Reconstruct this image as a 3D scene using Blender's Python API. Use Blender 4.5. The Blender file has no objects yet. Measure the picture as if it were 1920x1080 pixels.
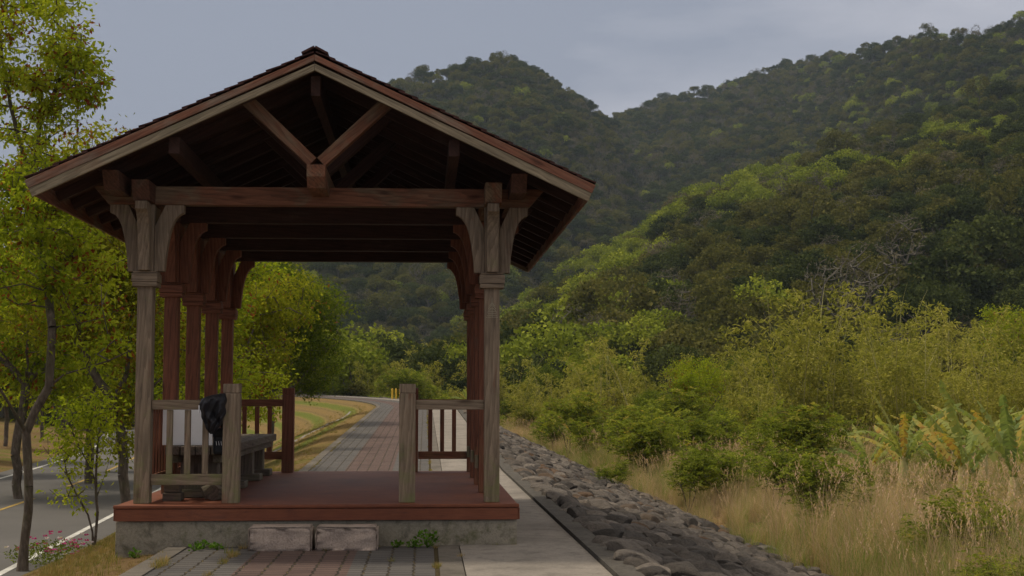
import bpy, bmesh, math, random
import numpy as np
from mathutils import Vector, Matrix, Euler
R = math.radians
S = bpy.context.scene
COL = S.collection
rng = np.random.default_rng(7)
random.seed(7)

# ------------------------------------------------------------------ camera
CD = 14.2; CZ = 1.42; FPX = 2700.0
YAW = math.atan(163/FPX); PIT = math.atan(206/FPX)
cam_d = bpy.data.cameras.new("camera"); cam = bpy.data.objects.new("camera", cam_d); COL.objects.link(cam)
cam.location = (0, -CD, CZ); cam.rotation_euler = (math.pi/2 + PIT, 0, -YAW)
cam_d.lens = 36*FPX/1920; cam_d.sensor_width = 36; cam_d.clip_start = 0.1; cam_d.clip_end = 6000
cam_d.dof.use_dof = True; cam_d.dof.focus_distance = 14.4; cam_d.dof.aperture_fstop = 8.0
S.camera = cam
CM = cam.rotation_euler.to_matrix()
def ray(px, py):
    d = CM @ Vector(((px-960)/FPX, (540-py)/FPX, -1))
    return d.x/d.y, d.z/d.y
def W(px, py, D):
    a, b = ray(px, py); return a*D, D-CD, CZ+b*D

# ------------------------------------------------------------------ world, sun, exposure
SUN_EL, SUN_AZ = R(60), R(288)     # azimuth clockwise from +Y: light comes from the left
w = bpy.data.worlds.new("World"); S.world = w; w.use_nodes = True
nt = w.node_tree; nt.nodes.clear()
def N(nt, t, **k):
    n = nt.nodes.new(t)
    for a, b in k.items(): setattr(n, a, b)
    return n
out = N(nt, 'ShaderNodeOutputWorld'); bg = N(nt, 'ShaderNodeBackground')
sky = N(nt, 'ShaderNodeTexSky', sky_type='NISHITA', sun_disc=False, sun_elevation=SUN_EL, sun_rotation=SUN_AZ)
sky.air_density = 1.5; sky.dust_density = 4
tc = N(nt, 'ShaderNodeTexCoord'); mp = N(nt, 'ShaderNodeMapping'); mp.inputs['Scale'].default_value = (1, 1, 3.5)
no = N(nt, 'ShaderNodeTexNoise'); no.inputs['Scale'].default_value = 2.6; no.inputs['Detail'].default_value = 7; no.inputs['Roughness'].default_value = .55
cr = N(nt, 'ShaderNodeValToRGB')
cr.color_ramp.elements[0].position = .36; cr.color_ramp.elements[0].color = (2.5, 2.72, 3.4, 1)
cr.color_ramp.elements[1].position = .60; cr.color_ramp.elements[1].color = (4.15, 4.2, 4.75, 1)
se = N(nt, 'ShaderNodeSeparateXYZ')
ma = N(nt, 'ShaderNodeMath', operation='MULTIPLY_ADD'); ma.inputs[1].default_value = .5; ma.inputs[2].default_value = .0     # x: right side paler
mb = N(nt, 'ShaderNodeMath', operation='MULTIPLY_ADD'); mb.inputs[1].default_value = -.75                                    # z: higher is deeper grey
mc = N(nt, 'ShaderNodeMath', operation='ADD')
mixc = N(nt, 'ShaderNodeMix', data_type='RGBA'); mixc.inputs[0].default_value = .95
L = nt.links.new
L(tc.outputs['Generated'], mp.inputs[0]); L(mp.outputs[0], no.inputs[0]); L(tc.outputs['Generated'], se.inputs[0])
L(se.outputs[0], ma.inputs[0]); L(se.outputs[2], mb.inputs[0]); L(ma.outputs[0], mb.inputs[2])
L(mb.outputs[0], mc.inputs[0]); L(no.outputs[0], mc.inputs[1]); L(mc.outputs[0], cr.inputs[0])
hi = N(nt, 'ShaderNodeMapRange'); hi.inputs[1].default_value = .27; hi.inputs[2].default_value = .7; L(se.outputs[2], hi.inputs[0])
up = N(nt, 'ShaderNodeMix', data_type='RGBA'); up.inputs[7].default_value = (3.7, 3.25, 2.75, 1); L(hi.outputs[0], up.inputs[0]); L(cr.outputs[0], up.inputs[6])   # thin, sun-warmed cloud overhead
L(sky.outputs[0], mixc.inputs[6]); L(up.outputs[2], mixc.inputs[7]); L(mixc.outputs[2], bg.inputs[0])
zr_ = N(nt, 'ShaderNodeMapRange'); zr_.inputs[1].default_value = .27; zr_.inputs[2].default_value = .95; zr_.inputs[3].default_value = .1; zr_.inputs[4].default_value = .27
L(se.outputs[2], zr_.inputs[0]); L(zr_.outputs[0], bg.inputs[1]); L(bg.outputs[0], out.inputs[0])   # overcast: the zenith is brighter than the horizon
sd = bpy.data.lights.new("sun", 'SUN'); sun = bpy.data.objects.new("sun", sd); COL.objects.link(sun)
sd.energy = 2.3; sd.angle = R(5); sd.color = (1, .88, .70)
sv = Vector((math.sin(SUN_AZ)*math.cos(SUN_EL), math.cos(SUN_AZ)*math.cos(SUN_EL), math.sin(SUN_EL)))
sun.rotation_euler = sv.to_track_quat('Z', 'Y').to_euler(); sun.location = (-20, -20, 40)
S.view_settings.view_transform = 'Standard'; S.view_settings.look = 'None'
S.view_settings.exposure = 0.25; S.view_settings.gamma = 1; S.view_settings.use_curve_mapping = False

# ------------------------------------------------------------------ helpers
def tag(o, label=None, cat=None, group=None, kind=None):
    if label: o['label'] = label
    if cat: o['category'] = cat
    if group: o['group'] = group
    if kind: o['kind'] = kind
    return o
def empty(name, loc, label, cat, group=None, rz=0):
    o = bpy.data.objects.new(name, None); COL.objects.link(o); o.location = loc; o.rotation_euler = (0, 0, rz)
    o.empty_display_size = .1
    return tag(o, label, cat, group)
def link(name, me, parent=None, loc=None):
    o = bpy.data.objects.new(name, me); COL.objects.link(o)
    if parent: o.parent = parent
    if loc is not None: o.location = loc
    return o
def np_mesh(name, V, F, mats=(), mi=None, attrs=None, smooth=False):
    """V (n,3); F (m,k) array of equal-size faces or list of lists."""
    me = bpy.data.meshes.new(name)
    V = np.asarray(V, dtype=np.float32)
    if isinstance(F, np.ndarray):
        k = F.shape[1]; tot = F.size; starts = np.arange(0, tot, k); flat = F.ravel()
        cnt = len(F)
    else:
        lens = np.array([len(f) for f in F]); starts = np.concatenate([[0], np.cumsum(lens)[:-1]]); flat = np.concatenate([np.asarray(f) for f in F])
        tot = len(flat); cnt = len(F)
    me.vertices.add(len(V)); me.vertices.foreach_set('co', V.ravel())
    me.loops.add(tot); me.loops.foreach_set('vertex_index', flat.astype(np.int32))
    me.polygons.add(cnt); me.polygons.foreach_set('loop_start', starts.astype(np.int32))
    me.update(calc_edges=True)
    for m in mats: me.materials.append(m)
    if mi is not None: me.polygons.foreach_set('material_index', np.asarray(mi, dtype=np.int32))
    if attrs:
        for an, (dom, typ, arr) in attrs.items():
            a = me.attributes.new(an, typ, dom)
            arr = np.asarray(arr, dtype=np.float32)
            a.data.foreach_set('vector' if typ == 'FLOAT_VECTOR' else 'value', arr.ravel())
    me.polygons.foreach_set('use_smooth', np.full(cnt, bool(smooth)))
    me.update(); return me
class MB:
    """collects boards and shapes; every vertex gets a grain coordinate (x along the board)"""
    def __init__(s): s.V = []; s.F = []; s.G = []; s.n = 0
    def add(s, vs, fs, gs):
        s.V += [tuple(v) for v in vs]; s.G += [tuple(g) for g in gs]
        s.F += [[i+s.n for i in f] for f in fs]; s.n += len(vs)
    def beam(s, p0, p1, w, h, up=(0, 0, 1), taper=1.0):
        p0 = Vector(p0); p1 = Vector(p1); d = (p1-p0); Lg = d.length; d.normalize()
        up = Vector(up); side = d.cross(up).normalized(); u = side.cross(d).normalized()
        o = Vector((random.uniform(0, 50), random.uniform(0, 50), random.uniform(0, 50)))
        vs = []; gs = []
        for t, p, k in ((0, p0, 1), (Lg, p1, taper)):
            for a, b in ((-1, -1), (1, -1), (1, 1), (-1, 1)):
                vs.append(p + side*a*w/2*k + u*b*h/2*k); gs.append(o+Vector((t, a*w/2, b*h/2)))
        s.add(vs, [[3, 2, 1, 0], [4, 5, 6, 7], [0, 1, 5, 4], [1, 2, 6, 5], [2, 3, 7, 6], [3, 0, 4, 7]], gs); return s
    def box(s, x0, x1, y0, y1, z0, z1, ax='x'):
        if ax == 'x': return s.beam((x0, (y0+y1)/2, (z0+z1)/2), (x1, (y0+y1)/2, (z0+z1)/2), y1-y0, z1-z0)
        if ax == 'y': return s.beam(((x0+x1)/2, y0, (z0+z1)/2), ((x0+x1)/2, y1, (z0+z1)/2), x1-x0, z1-z0)
        return s.beam(((x0+x1)/2, (y0+y1)/2, z0), ((x0+x1)/2, (y0+y1)/2, z1), x1-x0, y1-y0, up=(0, 1, 0))
    def prism(s, pts, origin, U, Vv, th):
        """2-D outline pts in axes U,V, thickness th centred along U x V; grain along V"""
        U = Vector(U); Vv = Vector(Vv); n = U.cross(Vv).normalized(); O = Vector(origin); k = len(pts)
        o = Vector((random.uniform(0, 50), random.uniform(0, 50), random.uniform(0, 50)))
        vs = []; gs = []
        for sgn in (-1, 1):
            for a, b in pts: vs.append(O+U*a+Vv*b+n*sgn*th/2); gs.append(o+Vector((b, a, sgn*th/2)))
        fs = [list(range(k))[::-1], list(range(k, 2*k))]
        for i in range(k): j = (i+1) % k; fs.append([i, j, k+j, k+i])
        s.add(vs, fs, gs); return s
    def build(s, name, mat, parent=None, bevel=.004, smooth=False):
        me = np_mesh(name, s.V, s.F, [mat], attrs={'gc': ('POINT', 'FLOAT_VECTOR', s.G)}, smooth=smooth)
        bm = bmesh.new(); bm.from_mesh(me); bmesh.ops.recalc_face_normals(bm, faces=bm.faces); bm.to_mesh(me); bm.free()
        o = link(name, me, parent)
        if bevel:
            b = o.modifiers.new('bevel', 'BEVEL'); b.width = bevel; b.segments = 2; b.limit_method = 'ANGLE'
            b.harden_normals = False
        if parent: o.matrix_parent_inverse = Matrix.Translation(-parent.location)
        return o
def vnoise(x, y, seed=0):
    """smooth value noise, arrays"""
    x = np.asarray(x, float); y = np.asarray(y, float)
    xi = np.floor(x).astype(np.int64); yi = np.floor(y).astype(np.int64); xf = x-xi; yf = y-yi
    def h(a, b):
        n = (a*374761393 + b*668265263 + seed*1442695041) & 0x7fffffff
        n = ((n ^ (n >> 13))*1274126177) & 0x7fffffff
        return ((n ^ (n >> 16)) & 0xffff)/65535.0
    u = xf*xf*(3-2*xf); v = yf*yf*(3-2*yf)
    return (h(xi, yi)*(1-u)+h(xi+1, yi)*u)*(1-v)+(h(xi, yi+1)*(1-u)+h(xi+1, yi+1)*u)*v
def fbm(x, y, o=4, seed=0):
    s = 0; a = .5; 
    for i in range(o): s = s+a*vnoise(x*2**i, y*2**i, seed+i); a *= .5
    return s
def sstep(a, b, x):
    t = np.clip((np.asarray(x, float)-a)/(b-a), 0, 1); return t*t*(3-2*t)

# ------------------------------------------------------------------ materials
def newmat(name):
    m = bpy.data.materials.new(name); m.use_nodes = True; nt = m.node_tree; nt.nodes.clear()
    o = N(nt, 'ShaderNodeOutputMaterial'); b = N(nt, 'ShaderNodeBsdfPrincipled'); nt.links.new(b.outputs[0], o.inputs[0])
    b.inputs['Specular IOR Level'].default_value = .3
    return m, nt, b, o
def ramp(nt, fac, stops, interp='LINEAR'):
    r = N(nt, 'ShaderNodeValToRGB'); e = r.color_ramp.elements; r.color_ramp.interpolation = interp
    while len(e) < len(stops): e.new(.5)
    for i, (p, c) in enumerate(stops): e[i].position = p; e[i].color = (*c, 1) if len(c) == 3 else c
    if fac is not None: nt.links.new(fac, r.inputs[0])
    return r
def noise(nt, vec, scale, detail=4, rough=.55, dist=0, scl=None):
    n = N(nt, 'ShaderNodeTexNoise'); n.inputs['Scale'].default_value = scale; n.inputs['Detail'].default_value = detail
    n.inputs['Roughness'].default_value = rough; n.inputs['Distortion'].default_value = dist
    if vec is not None:
        if scl is not None:
            m = N(nt, 'ShaderNodeMapping'); m.inputs['Scale'].default_value = scl; nt.links.new(vec, m.inputs[0]); vec = m.outputs[0]
        nt.links.new(vec, n.inputs[0])
    return n
def mixrgb(nt, f, a, b, mode='MIX'):
    m = N(nt, 'ShaderNodeMix', data_type='RGBA', blend_type=mode)
    for i, v in ((0, f), (6, a), (7, b)):
        if isinstance(v, (int, float)): m.inputs[i].default_value = v
        elif isinstance(v, tuple): m.inputs[i].default_value = (*v, 1)
        else: nt.links.new(v, m.inputs[i])
    return m.outputs[2]
def math_(nt, op, a, b=0.0, c=None, clamp=False):
    m = N(nt, 'ShaderNodeMath', operation=op, use_clamp=clamp)
    for i, v in enumerate((a, b, c)):
        if v is None: continue
        if isinstance(v, (int, float)): m.inputs[i].default_value = v
        else: nt.links.new(v, m.inputs[i])
    return m.outputs[0]
def bump(nt, b, h, strength=.5, dist=.01):
    n = N(nt, 'ShaderNodeBump'); n.inputs['Strength'].default_value = strength; n.inputs['Distance'].default_value = dist
    nt.links.new(h, n.inputs['Height']); nt.links.new(n.outputs[0], b.inputs['Normal'])
def worldpos(nt):
    g = N(nt, 'ShaderNodeNewGeometry'); return g.outputs['Position']
def wood(name, grey, red, redness, algae=.0, dark=1.0):
    """weathered timber: stain worn off in streaks, grain and knots along the board"""
    m, nt, b, o = newmat(name)
    at = N(nt, 'ShaderNodeAttribute', attribute_name='gc'); v = at.outputs['Vector']
    n1 = noise(nt, v, 3.0, 3, .5, .6, (1, 9, 9))            # broad streaks
    rings = N(nt, 'ShaderNodeTexWave', wave_type='BANDS', bands_direction='DIAGONAL', wave_profile='SAW')
    mp = N(nt, 'ShaderNodeMapping'); mp.inputs['Scale'].default_value = (.12, 1.6, 1.6); nt.links.new(v, mp.inputs[0]); nt.links.new(mp.outputs[0], rings.inputs[0])
    rings.inputs['Scale'].default_value = 9; rings.inputs['Distortion'].default_value = 7; rings.inputs['Detail'].default_value = 2; rings.inputs['Detail Scale'].default_value = .9
    fine = noise(nt, v, 9.0, 5, .65, 0, (1.2, 26, 26))
    wear = noise(nt, v, 1.7, 5, .6, .4, (1, 2.5, 2.5))
    wm = ramp(nt, wear.outputs[0], [(max(0, .62-redness*.5), (1, 1, 1)), (min(1, .80-redness*.5), (0, 0, 0))]).outputs[0]
    wm = math_(nt, 'SUBTRACT', 1.0, wm)
    # redness 0 -> mostly grey, 1 -> mostly stained
    wr = ramp(nt, wear.outputs[0], [(max(.02, .72-redness*.62), (0, 0, 0)), (max(.1, .86-redness*.60), (1, 1, 1))]).outputs[0]
    cg = ramp(nt, n1.outputs[0], [(.25, tuple(c*.62 for c in grey)), (.5, grey), (.8, tuple(c*1.35 for c in grey))]).outputs[0]
    crd = ramp(nt, n1.outputs[0], [(.25, tuple(c*.6 for c in red)), (.5, red), (.8, tuple(c*1.25 for c in red))]).outputs[0]
    c = mixrgb(nt, wr, cg, crd)
    rg = ramp(nt, rings.outputs[0], [(0, (.5, .46, .42)), (.5, (1, 1, 1)), (1, (1.3, 1.3, 1.3))]).outputs[0]
    c = mixrgb(nt, .5, c, rg, 'MULTIPLY')
    fg = ramp(nt, fine.outputs[0], [(.3, (.45, .42, .4)), (.46, (.95, .95, .95)), (.75, (1.2, 1.2, 1.2))]).outputs[0]
    c = mixrgb(nt, .6, c, fg, 'MULTIPLY')
    vo = N(nt, 'ShaderNodeTexVoronoi'); mv = N(nt, 'ShaderNodeMapping'); mv.inputs['Scale'].default_value = (1.7, 5, 5)
    nt.links.new(v, mv.inputs[0]); nt.links.new(mv.outputs[0], vo.inputs[0]); vo.inputs['Scale'].default_value = 1
    kn = ramp(nt, vo.outputs['Distance'], [(.05, (.35, .3, .26)), (.12, (.75, .7, .68)), (.17, (1, 1, 1))]).outputs[0]
    c = mixrgb(nt, .8, c, kn, 'MULTIPLY')
    if algae:
        p = worldpos(nt); an = noise(nt, p, 5, 5, .7)
        sp = N(nt, 'ShaderNodeSeparateXYZ'); nt.links.new(p, sp.inputs[0])
        lo = ramp(nt, math_(nt, 'MULTIPLY_ADD', sp.outputs[2], -.55, .75), [(0, (0, 0, 0)), (1, (1, 1, 1))]).outputs[0]
        am = ramp(nt, math_(nt, 'ADD', an.outputs[0], math_(nt, 'MULTIPLY', lo, .35)), [(.58, (0, 0, 0)), (.8, (1, 1, 1))]).outputs[0]
        c = mixrgb(nt, math_(nt, 'MULTIPLY', am, algae), c, (.16, .17, .06))
        # lichen specks
        ln = noise(nt, p, 60, 3, .6); lm = ramp(nt, ln.outputs[0], [(.66, (0, 0, 0)), (.72, (1, 1, 1))]).outputs[0]
        c = mixrgb(nt, math_(nt, 'MULTIPLY', math_(nt, 'MULTIPLY', lm, lo), algae*.8), c, (.4, .42, .36))
    if dark != 1.0: c = mixrgb(nt, 1.0, c, (dark, dark, dark), 'MULTIPLY')
    nt.links.new(c, b.inputs['Base Color']); b.inputs['Roughness'].default_value = .78
    hh = math_(nt, 'ADD', fine.outputs[0], math_(nt, 'MULTIPLY', rings.outputs[0], .4))
    bump(nt, b, hh, .7, .004)
    return m
GREY = (.22, .165, .112); RED = (.205, .082, .042)
M = {}
M['wood_grey'] = wood('weathered_grey_timber', GREY, RED, .18, .75)
M['wood_mid'] = wood('half_worn_timber', (.17, .115, .07), (.18, .075, .04), .5, .0)
M['wood_red'] = wood('red_stained_timber', (.17, .105, .07), (.19, .072, .038), .8, .2)
M['wood_roof'] = wood('shade_toned_roof_timber', (.07, .04, .03), (.05, .022, .015), .7, 0)  # stained timber darkened: the shade under the roof is put into its colour
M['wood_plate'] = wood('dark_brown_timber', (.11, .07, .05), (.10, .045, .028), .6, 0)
M['wood_bench'] = wood('bench_timber', (.14, .11, .085), (.09, .06, .045), .3, .3)
M['barge_red'] = wood('worn_red_barge_board', (.20, .14, .10), (.20, .085, .05), .5, .1)
M['barge_grey'] = wood('bleached_barge_board', (.25, .205, .135), (.19, .11, .065), .15, .35)
def deck_mat():
    m, nt, b, o = newmat('deck_paint')
    p = worldpos(nt); at = N(nt, 'ShaderNodeAttribute', attribute_name='gc')
    n = noise(nt, p, 1.3, 6, .65); f = noise(nt, at.outputs['Vector'], 10, 5, .6, 0, (.6, 14, 14))
    c = ramp(nt, n.outputs[0], [(.3, (.12, .037, .018)), (.5, (.17, .054, .025)), (.7, (.21, .073, .036))]).outputs[0]
    g = ramp(nt, f.outputs[0], [(.3, (.6, .55, .55)), (.55, (1, 1, 1)), (.8, (1.25, 1.2, 1.2))]).outputs[0]
    c = mixrgb(nt, .8, c, g, 'MULTIPLY')
    s = noise(nt, p, 4, 6, .75, 1.2, (1, 1, 3)); sm = ramp(nt, s.outputs[0], [(.55, (0, 0, 0)), (.72, (1, 1, 1))]).outputs[0]
    c = mixrgb(nt, math_(nt, 'MULTIPLY', sm, .65), c, (.05, .02, .016))
    nt.links.new(c, b.inputs['Base Color']); b.inputs['Roughness'].default_value = .6
    bump(nt, b, f.outputs[0], .4, .003); return m
M['deck'] = deck_mat()
def concrete(name, base, stain, moss=.5, scale=1.0, rough=.92, spec=.15):
    m, nt, b, o = newmat(name); p = worldpos(nt)
    n1 = noise(nt, p, 1.1*scale, 7, .65); n2 = noise(nt, p, 38, 5, .7); n3 = noise(nt, p, 5*scale, 6, .7, .5); n4 = noise(nt, p, 140, 2, .5)
    c = ramp(nt, n1.outputs[0], [(.3, tuple(x*.7 for x in base)), (.5, base), (.7, tuple(min(1, x*1.2) for x in base))]).outputs[0]
    c = mixrgb(nt, .5, c, ramp(nt, n2.outputs[0], [(.3, (.6, .6, .6)), (.5, (1, 1, 1)), (.75, (1.25, 1.25, 1.25))]).outputs[0], 'MULTIPLY')
    c = mixrgb(nt, .45, c, ramp(nt, n4.outputs[0], [(.3, (.6, .6, .6)), (.5, (1, 1, 1)), (.7, (1.3, 1.3, 1.3))]).outputs[0], 'MULTIPLY')
    sm = ramp(nt, n3.outputs[0], [(.5, (0, 0, 0)), (.68, (1, 1, 1))]).outputs[0]
    c = mixrgb(nt, math_(nt, 'MULTIPLY', sm, .75), c, stain)
    if moss:
        n5 = noise(nt, p, 3.1, 6, .7); mm = ramp(nt, n5.outputs[0], [(.56, (0, 0, 0)), (.7, (1, 1, 1))]).outputs[0]
        c = mixrgb(nt, math_(nt, 'MULTIPLY', mm, moss), c, (.07, .075, .02))
    # pits
    vo = N(nt, 'ShaderNodeTexVoronoi'); vo.inputs['Scale'].default_value = 24; nt.links.new(p, vo.inputs[0])
    pit = ramp(nt, vo.outputs['Distance'], [(.06, (.35, .33, .3)), (.13, (1, 1, 1))]).outputs[0]
    c = mixrgb(nt, .6, c, pit, 'MULTIPLY')
    nt.links.new(c, b.inputs['Base Color']); b.inputs['Roughness'].default_value = rough; b.inputs['Specular IOR Level'].default_value = spec
    bump(nt, b, math_(nt, 'ADD', n2.outputs[0], n3.outputs[0]), .5, .012); return m
M['plinth'] = concrete('mossy_plinth_concrete', (.24, .215, .165), (.075, .068, .048), .8, 1.6)
M['walk'] = concrete('walkway_concrete', (.215, .195, .17), (.115, .105, .092), .0, .8)
M['strip'] = concrete('edge_strip_concrete', (.125, .112, .095), (.07, .064, .054), .2, 1.0)
M['kerb'] = concrete('kerb_concrete', (.085, .078, .068), (.03, .028, .025), .25, 3.0)
def granite():
    m, nt, b, o = newmat('rough_granite'); tc = N(nt, 'ShaderNodeTexCoord'); p = tc.outputs['Object']
    n1 = noise(nt, p, 55, 6, .8); n2 = noise(nt, p, 6, 4, .6)
    c = ramp(nt, n1.outputs[0], [(.3, (.17, .13, .105)), (.42, (.38, .31, .26)), (.7, (.55, .46, .40))]).outputs[0]
    c = mixrgb(nt, .5, c, ramp(nt, n2.outputs[0], [(.3, (.6, .58, .55)), (.6, (1.1, 1.05, 1))]).outputs[0], 'MULTIPLY')
    nt.links.new(c, b.inputs['Base Color']); b.inputs['Roughness'].default_value = .9; bump(nt, b, n1.outputs[0], .8, .02); return m
M['granite'] = granite()
def paver(name, base, var):
    m, nt, b, o = newmat(name); p = worldpos(nt)
    # warp so the joints waver like interlocking pavers
    sp = N(nt, 'ShaderNodeSeparateXYZ'); nt.links.new(p, sp.inputs[0])
    wv = math_(nt, 'MULTIPLY', math_(nt, 'SINE', math_(nt, 'MULTIPLY', sp.outputs[1], 2*math.pi/.225)), .007)
    xx = math_(nt, 'ADD', math_(nt, 'ADD', sp.outputs[0], 1.52), wv)
    cb = N(nt, 'ShaderNodeCombineXYZ'); nt.links.new(sp.outputs[1], cb.inputs[0]); nt.links.new(xx, cb.inputs[1])
    br = N(nt, 'ShaderNodeTexBrick'); br.offset = .5; nt.links.new(cb.outputs[0], br.inputs[0])
    br.inputs['Scale'].default_value = 1; br.inputs['Brick Width'].default_value = .1125*1.3; br.inputs['Row Height'].default_value = .205
    br.inputs['Mortar Size'].default_value = .011; br.inputs['Mortar Smooth'].default_value = .3; br.inputs['Bias'].default_value = 0
    br.inputs['Color1'].default_value = (*base, 1); br.inputs['Color2'].default_value = (*var, 1); br.inputs['Mortar'].default_value = (.030, .025, .019, 1)
    fr = math_(nt, 'FRACT', math_(nt, 'DIVIDE', xx, .205)); ed = math_(nt, 'ABSOLUTE', math_(nt, 'SUBTRACT', fr, .5))
    lj = ramp(nt, ed, [(.46, (0, 0, 0)), (.475, (1, 1, 1))]).outputs[0]          # open joints running along the path
    n1 = noise(nt, p, 1.5, 6, .65); n2 = noise(nt, p, 70, 4, .7); n3 = noise(nt, p, 7, 4, .6)
    c = mixrgb(nt, .55, br.outputs[0], ramp(nt, n1.outputs[0], [(.3, (.62, .62, .62)), (.5, (1, 1, 1)), (.7, (1.25, 1.22, 1.18))]).outputs[0], 'MULTIPLY')
    c = mixrgb(nt, .6, c, ramp(nt, n2.outputs[0], [(.3, (.6, .6, .6)), (.5, (1, 1, 1)), (.75, (1.35, 1.35, 1.35))]).outputs[0], 'MULTIPLY')
    c = mixrgb(nt, lj, c, (.032, .027, .02))
    jm = math_(nt, 'MULTIPLY', lj, ramp(nt, n3.outputs[0], [(.5, (0, 0, 0)), (.6, (1, 1, 1))]).outputs[0])
    c = mixrgb(nt, jm, c, (.10, .075, .032))
    nt.links.new(c, b.inputs['Base Color']); b.inputs['Roughness'].default_value = .85; b.inputs['Specular IOR Level'].default_value = .2
    h = math_(nt, 'ADD', math_(nt, 'MULTIPLY', math_(nt, 'MAXIMUM', lj, math_(nt, 'MULTIPLY', br.outputs['Fac'], .5)), -1.0), math_(nt, 'MULTIPLY', n2.outputs[0], .25))
    bump(nt, b, h, .8, .012); return m
M['paver_grey'] = paver('grey_pavers', (.10, .094, .088), (.078, .074, .072))
M['paver_red'] = paver('red_pavers', (.108, .073, .062), (.088, .058, .051))
def asphalt():
    m, nt, b, o = newmat('asphalt'); p = worldpos(nt)
    n1 = noise(nt, p, .25, 5, .6); n2 = noise(nt, p, 90, 3, .7)
    c = ramp(nt, n1.outputs[0], [(.3, (.075, .072, .068)), (.7, (.105, .10, .095))]).outputs[0]
    c = mixrgb(nt, .6, c, ramp(nt, n2.outputs[0], [(.3, (.6, .6, .6)), (.7, (1.4, 1.4, 1.4))]).outputs[0], 'MULTIPLY')
    nt.links.new(c, b.inputs['Base Color']); b.inputs['Roughness'].default_value = .85; return m
M['asphalt'] = asphalt()
def simple(name, col, rough=.6, var=.25, scale=8, spec=.3):
    m, nt, b, o = newmat(name); tc = N(nt, 'ShaderNodeTexCoord'); n = noise(nt, tc.outputs['Object'], scale, 5, .6)
    c = ramp(nt, n.outputs[0], [(.3, tuple(x*(1-var) for x in col)), (.7, tuple(min(1, x*(1+var)) for x in col))]).outputs[0]
    nt.links.new(c, b.inputs['Base Color']); b.inputs['Roughness'].default_value = rough; b.inputs['Specular IOR Level'].default_value = spec
    return m
M['white_line'] = simple('white_road_paint', (.50, .50, .47), .7, .3, 3)
M['yellow_line'] = simple('yellow_road_paint', (.32, .22, .06), .8, .3, 3)
M['yellow_paint'] = simple('yellow_bollard_paint', (.62, .40, .04), .5, .1)
M['white_plastic'] = simple('white_panel', (.86, .86, .86), .5, .03)
M['black_cloth'] = simple('black_cloth', (.014, .014, .017), .5, .3, 20)
M['black_plastic'] = simple('black_nylon', (.016, .017, .020), .5, .3, 20)
M['shingle'] = simple('brown_shingle', (.060, .030, .026), .95, .5, 14, .1)
M['scratch'] = simple('pale_scratched_wood', (.34, .31, .22), .9, .2)
M['mortar'] = concrete('slope_mortar', (.028, .024, .02), (.018, .016, .013), .1, 2)
def ground_mat():
    m, nt, b, o = newmat('ground_cover_soil'); p = worldpos(nt)
    n1 = noise(nt, p, .55, 6, .7); n2 = noise(nt, p, 9, 6, .75); n3 = noise(nt, p, 60, 3, .7)
    c = ramp(nt, n1.outputs[0], [(.35, (.15, .10, .055)), (.5, (.17, .12, .06)), (.6, (.13, .12, .04)), (.72, (.10, .11, .03))]).outputs[0]
    # mown stripes running along the bank where it bends away
    sp = N(nt, 'ShaderNodeSeparateXYZ'); nt.links.new(p, sp.inputs[0])
    at = N(nt, 'ShaderNodeAttribute', attribute_name='band'); bn = math_(nt, 'MULTIPLY_ADD', n1.outputs[0], .35, at.outputs['Fac'])
    bw = math_(nt, 'SINE', math_(nt, 'MULTIPLY', bn, 3.6))
    st = ramp(nt, math_(nt, 'MULTIPLY_ADD', bw, .5, .5), [(0, (.19, .135, .06)), (.4, (.15, .115, .055)), (.6, (.19, .15, .06)), (.8, (.13, .135, .04)), (1, (.11, .13, .035))]).outputs[0]
    am = N(nt, 'ShaderNodeAttribute', attribute_name='bank')
    c = mixrgb(nt, am.outputs['Fac'], c, st)
    c = mixrgb(nt, .7, c, ramp(nt, n2.outputs[0], [(.3, (.5, .48, .45)), (.5, (1, 1, 1)), (.7, (1.35, 1.3, 1.2))]).outputs[0], 'MULTIPLY')
    c = mixrgb(nt, .6, c, ramp(nt, n3.outputs[0], [(.3, (.5, .5, .5)), (.5, (1, 1, 1)), (.7, (1.5, 1.45, 1.3))]).outputs[0], 'MULTIPLY')
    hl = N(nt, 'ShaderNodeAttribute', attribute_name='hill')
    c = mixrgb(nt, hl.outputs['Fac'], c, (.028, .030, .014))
    nt.links.new(c, b.inputs['Base Color']); b.inputs['Roughness'].default_value = 1; b.inputs['Specular IOR Level'].default_value = 0
    bump(nt, b, math_(nt, 'ADD', n2.outputs[0], n3.outputs[0]), .8, .03); return m
M['ground'] = ground_mat()
def leafmat(name, stops, trans=.35, objvar=0.0, rough=.7):
    """colour picked per leaf from the tint attribute, shifted per plant"""
    m, nt, b, o = newmat(name)
    at = N(nt, 'ShaderNodeAttribute', attribute_name='tint'); f = at.outputs['Fac']
    if objvar:
        oi = N(nt, 'ShaderNodeObjectInfo'); f = math_(nt, 'ADD', f, math_(nt, 'MULTIPLY_ADD', oi.outputs['Random'], objvar, -objvar/2), clamp=True)
    c = ramp(nt, f, stops).outputs[0]
    nt.nodes.remove(b)
    d = N(nt, 'ShaderNodeBsdfDiffuse'); t = N(nt, 'ShaderNodeBsdfTranslucent'); mx = N(nt, 'ShaderNodeMixShader'); mx.inputs[0].default_value = trans
    nt.links.new(c, d.inputs[0]); tcol = mixrgb(nt, 1, c, (1.15, 1.2, .6), 'MULTIPLY'); nt.links.new(tcol, t.inputs[0])
    nt.links.new(d.outputs[0], mx.inputs[1]); nt.links.new(t.outputs[0], mx.inputs[2]); nt.links.new(mx.outputs[0], o.inputs[0])
    return m
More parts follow.
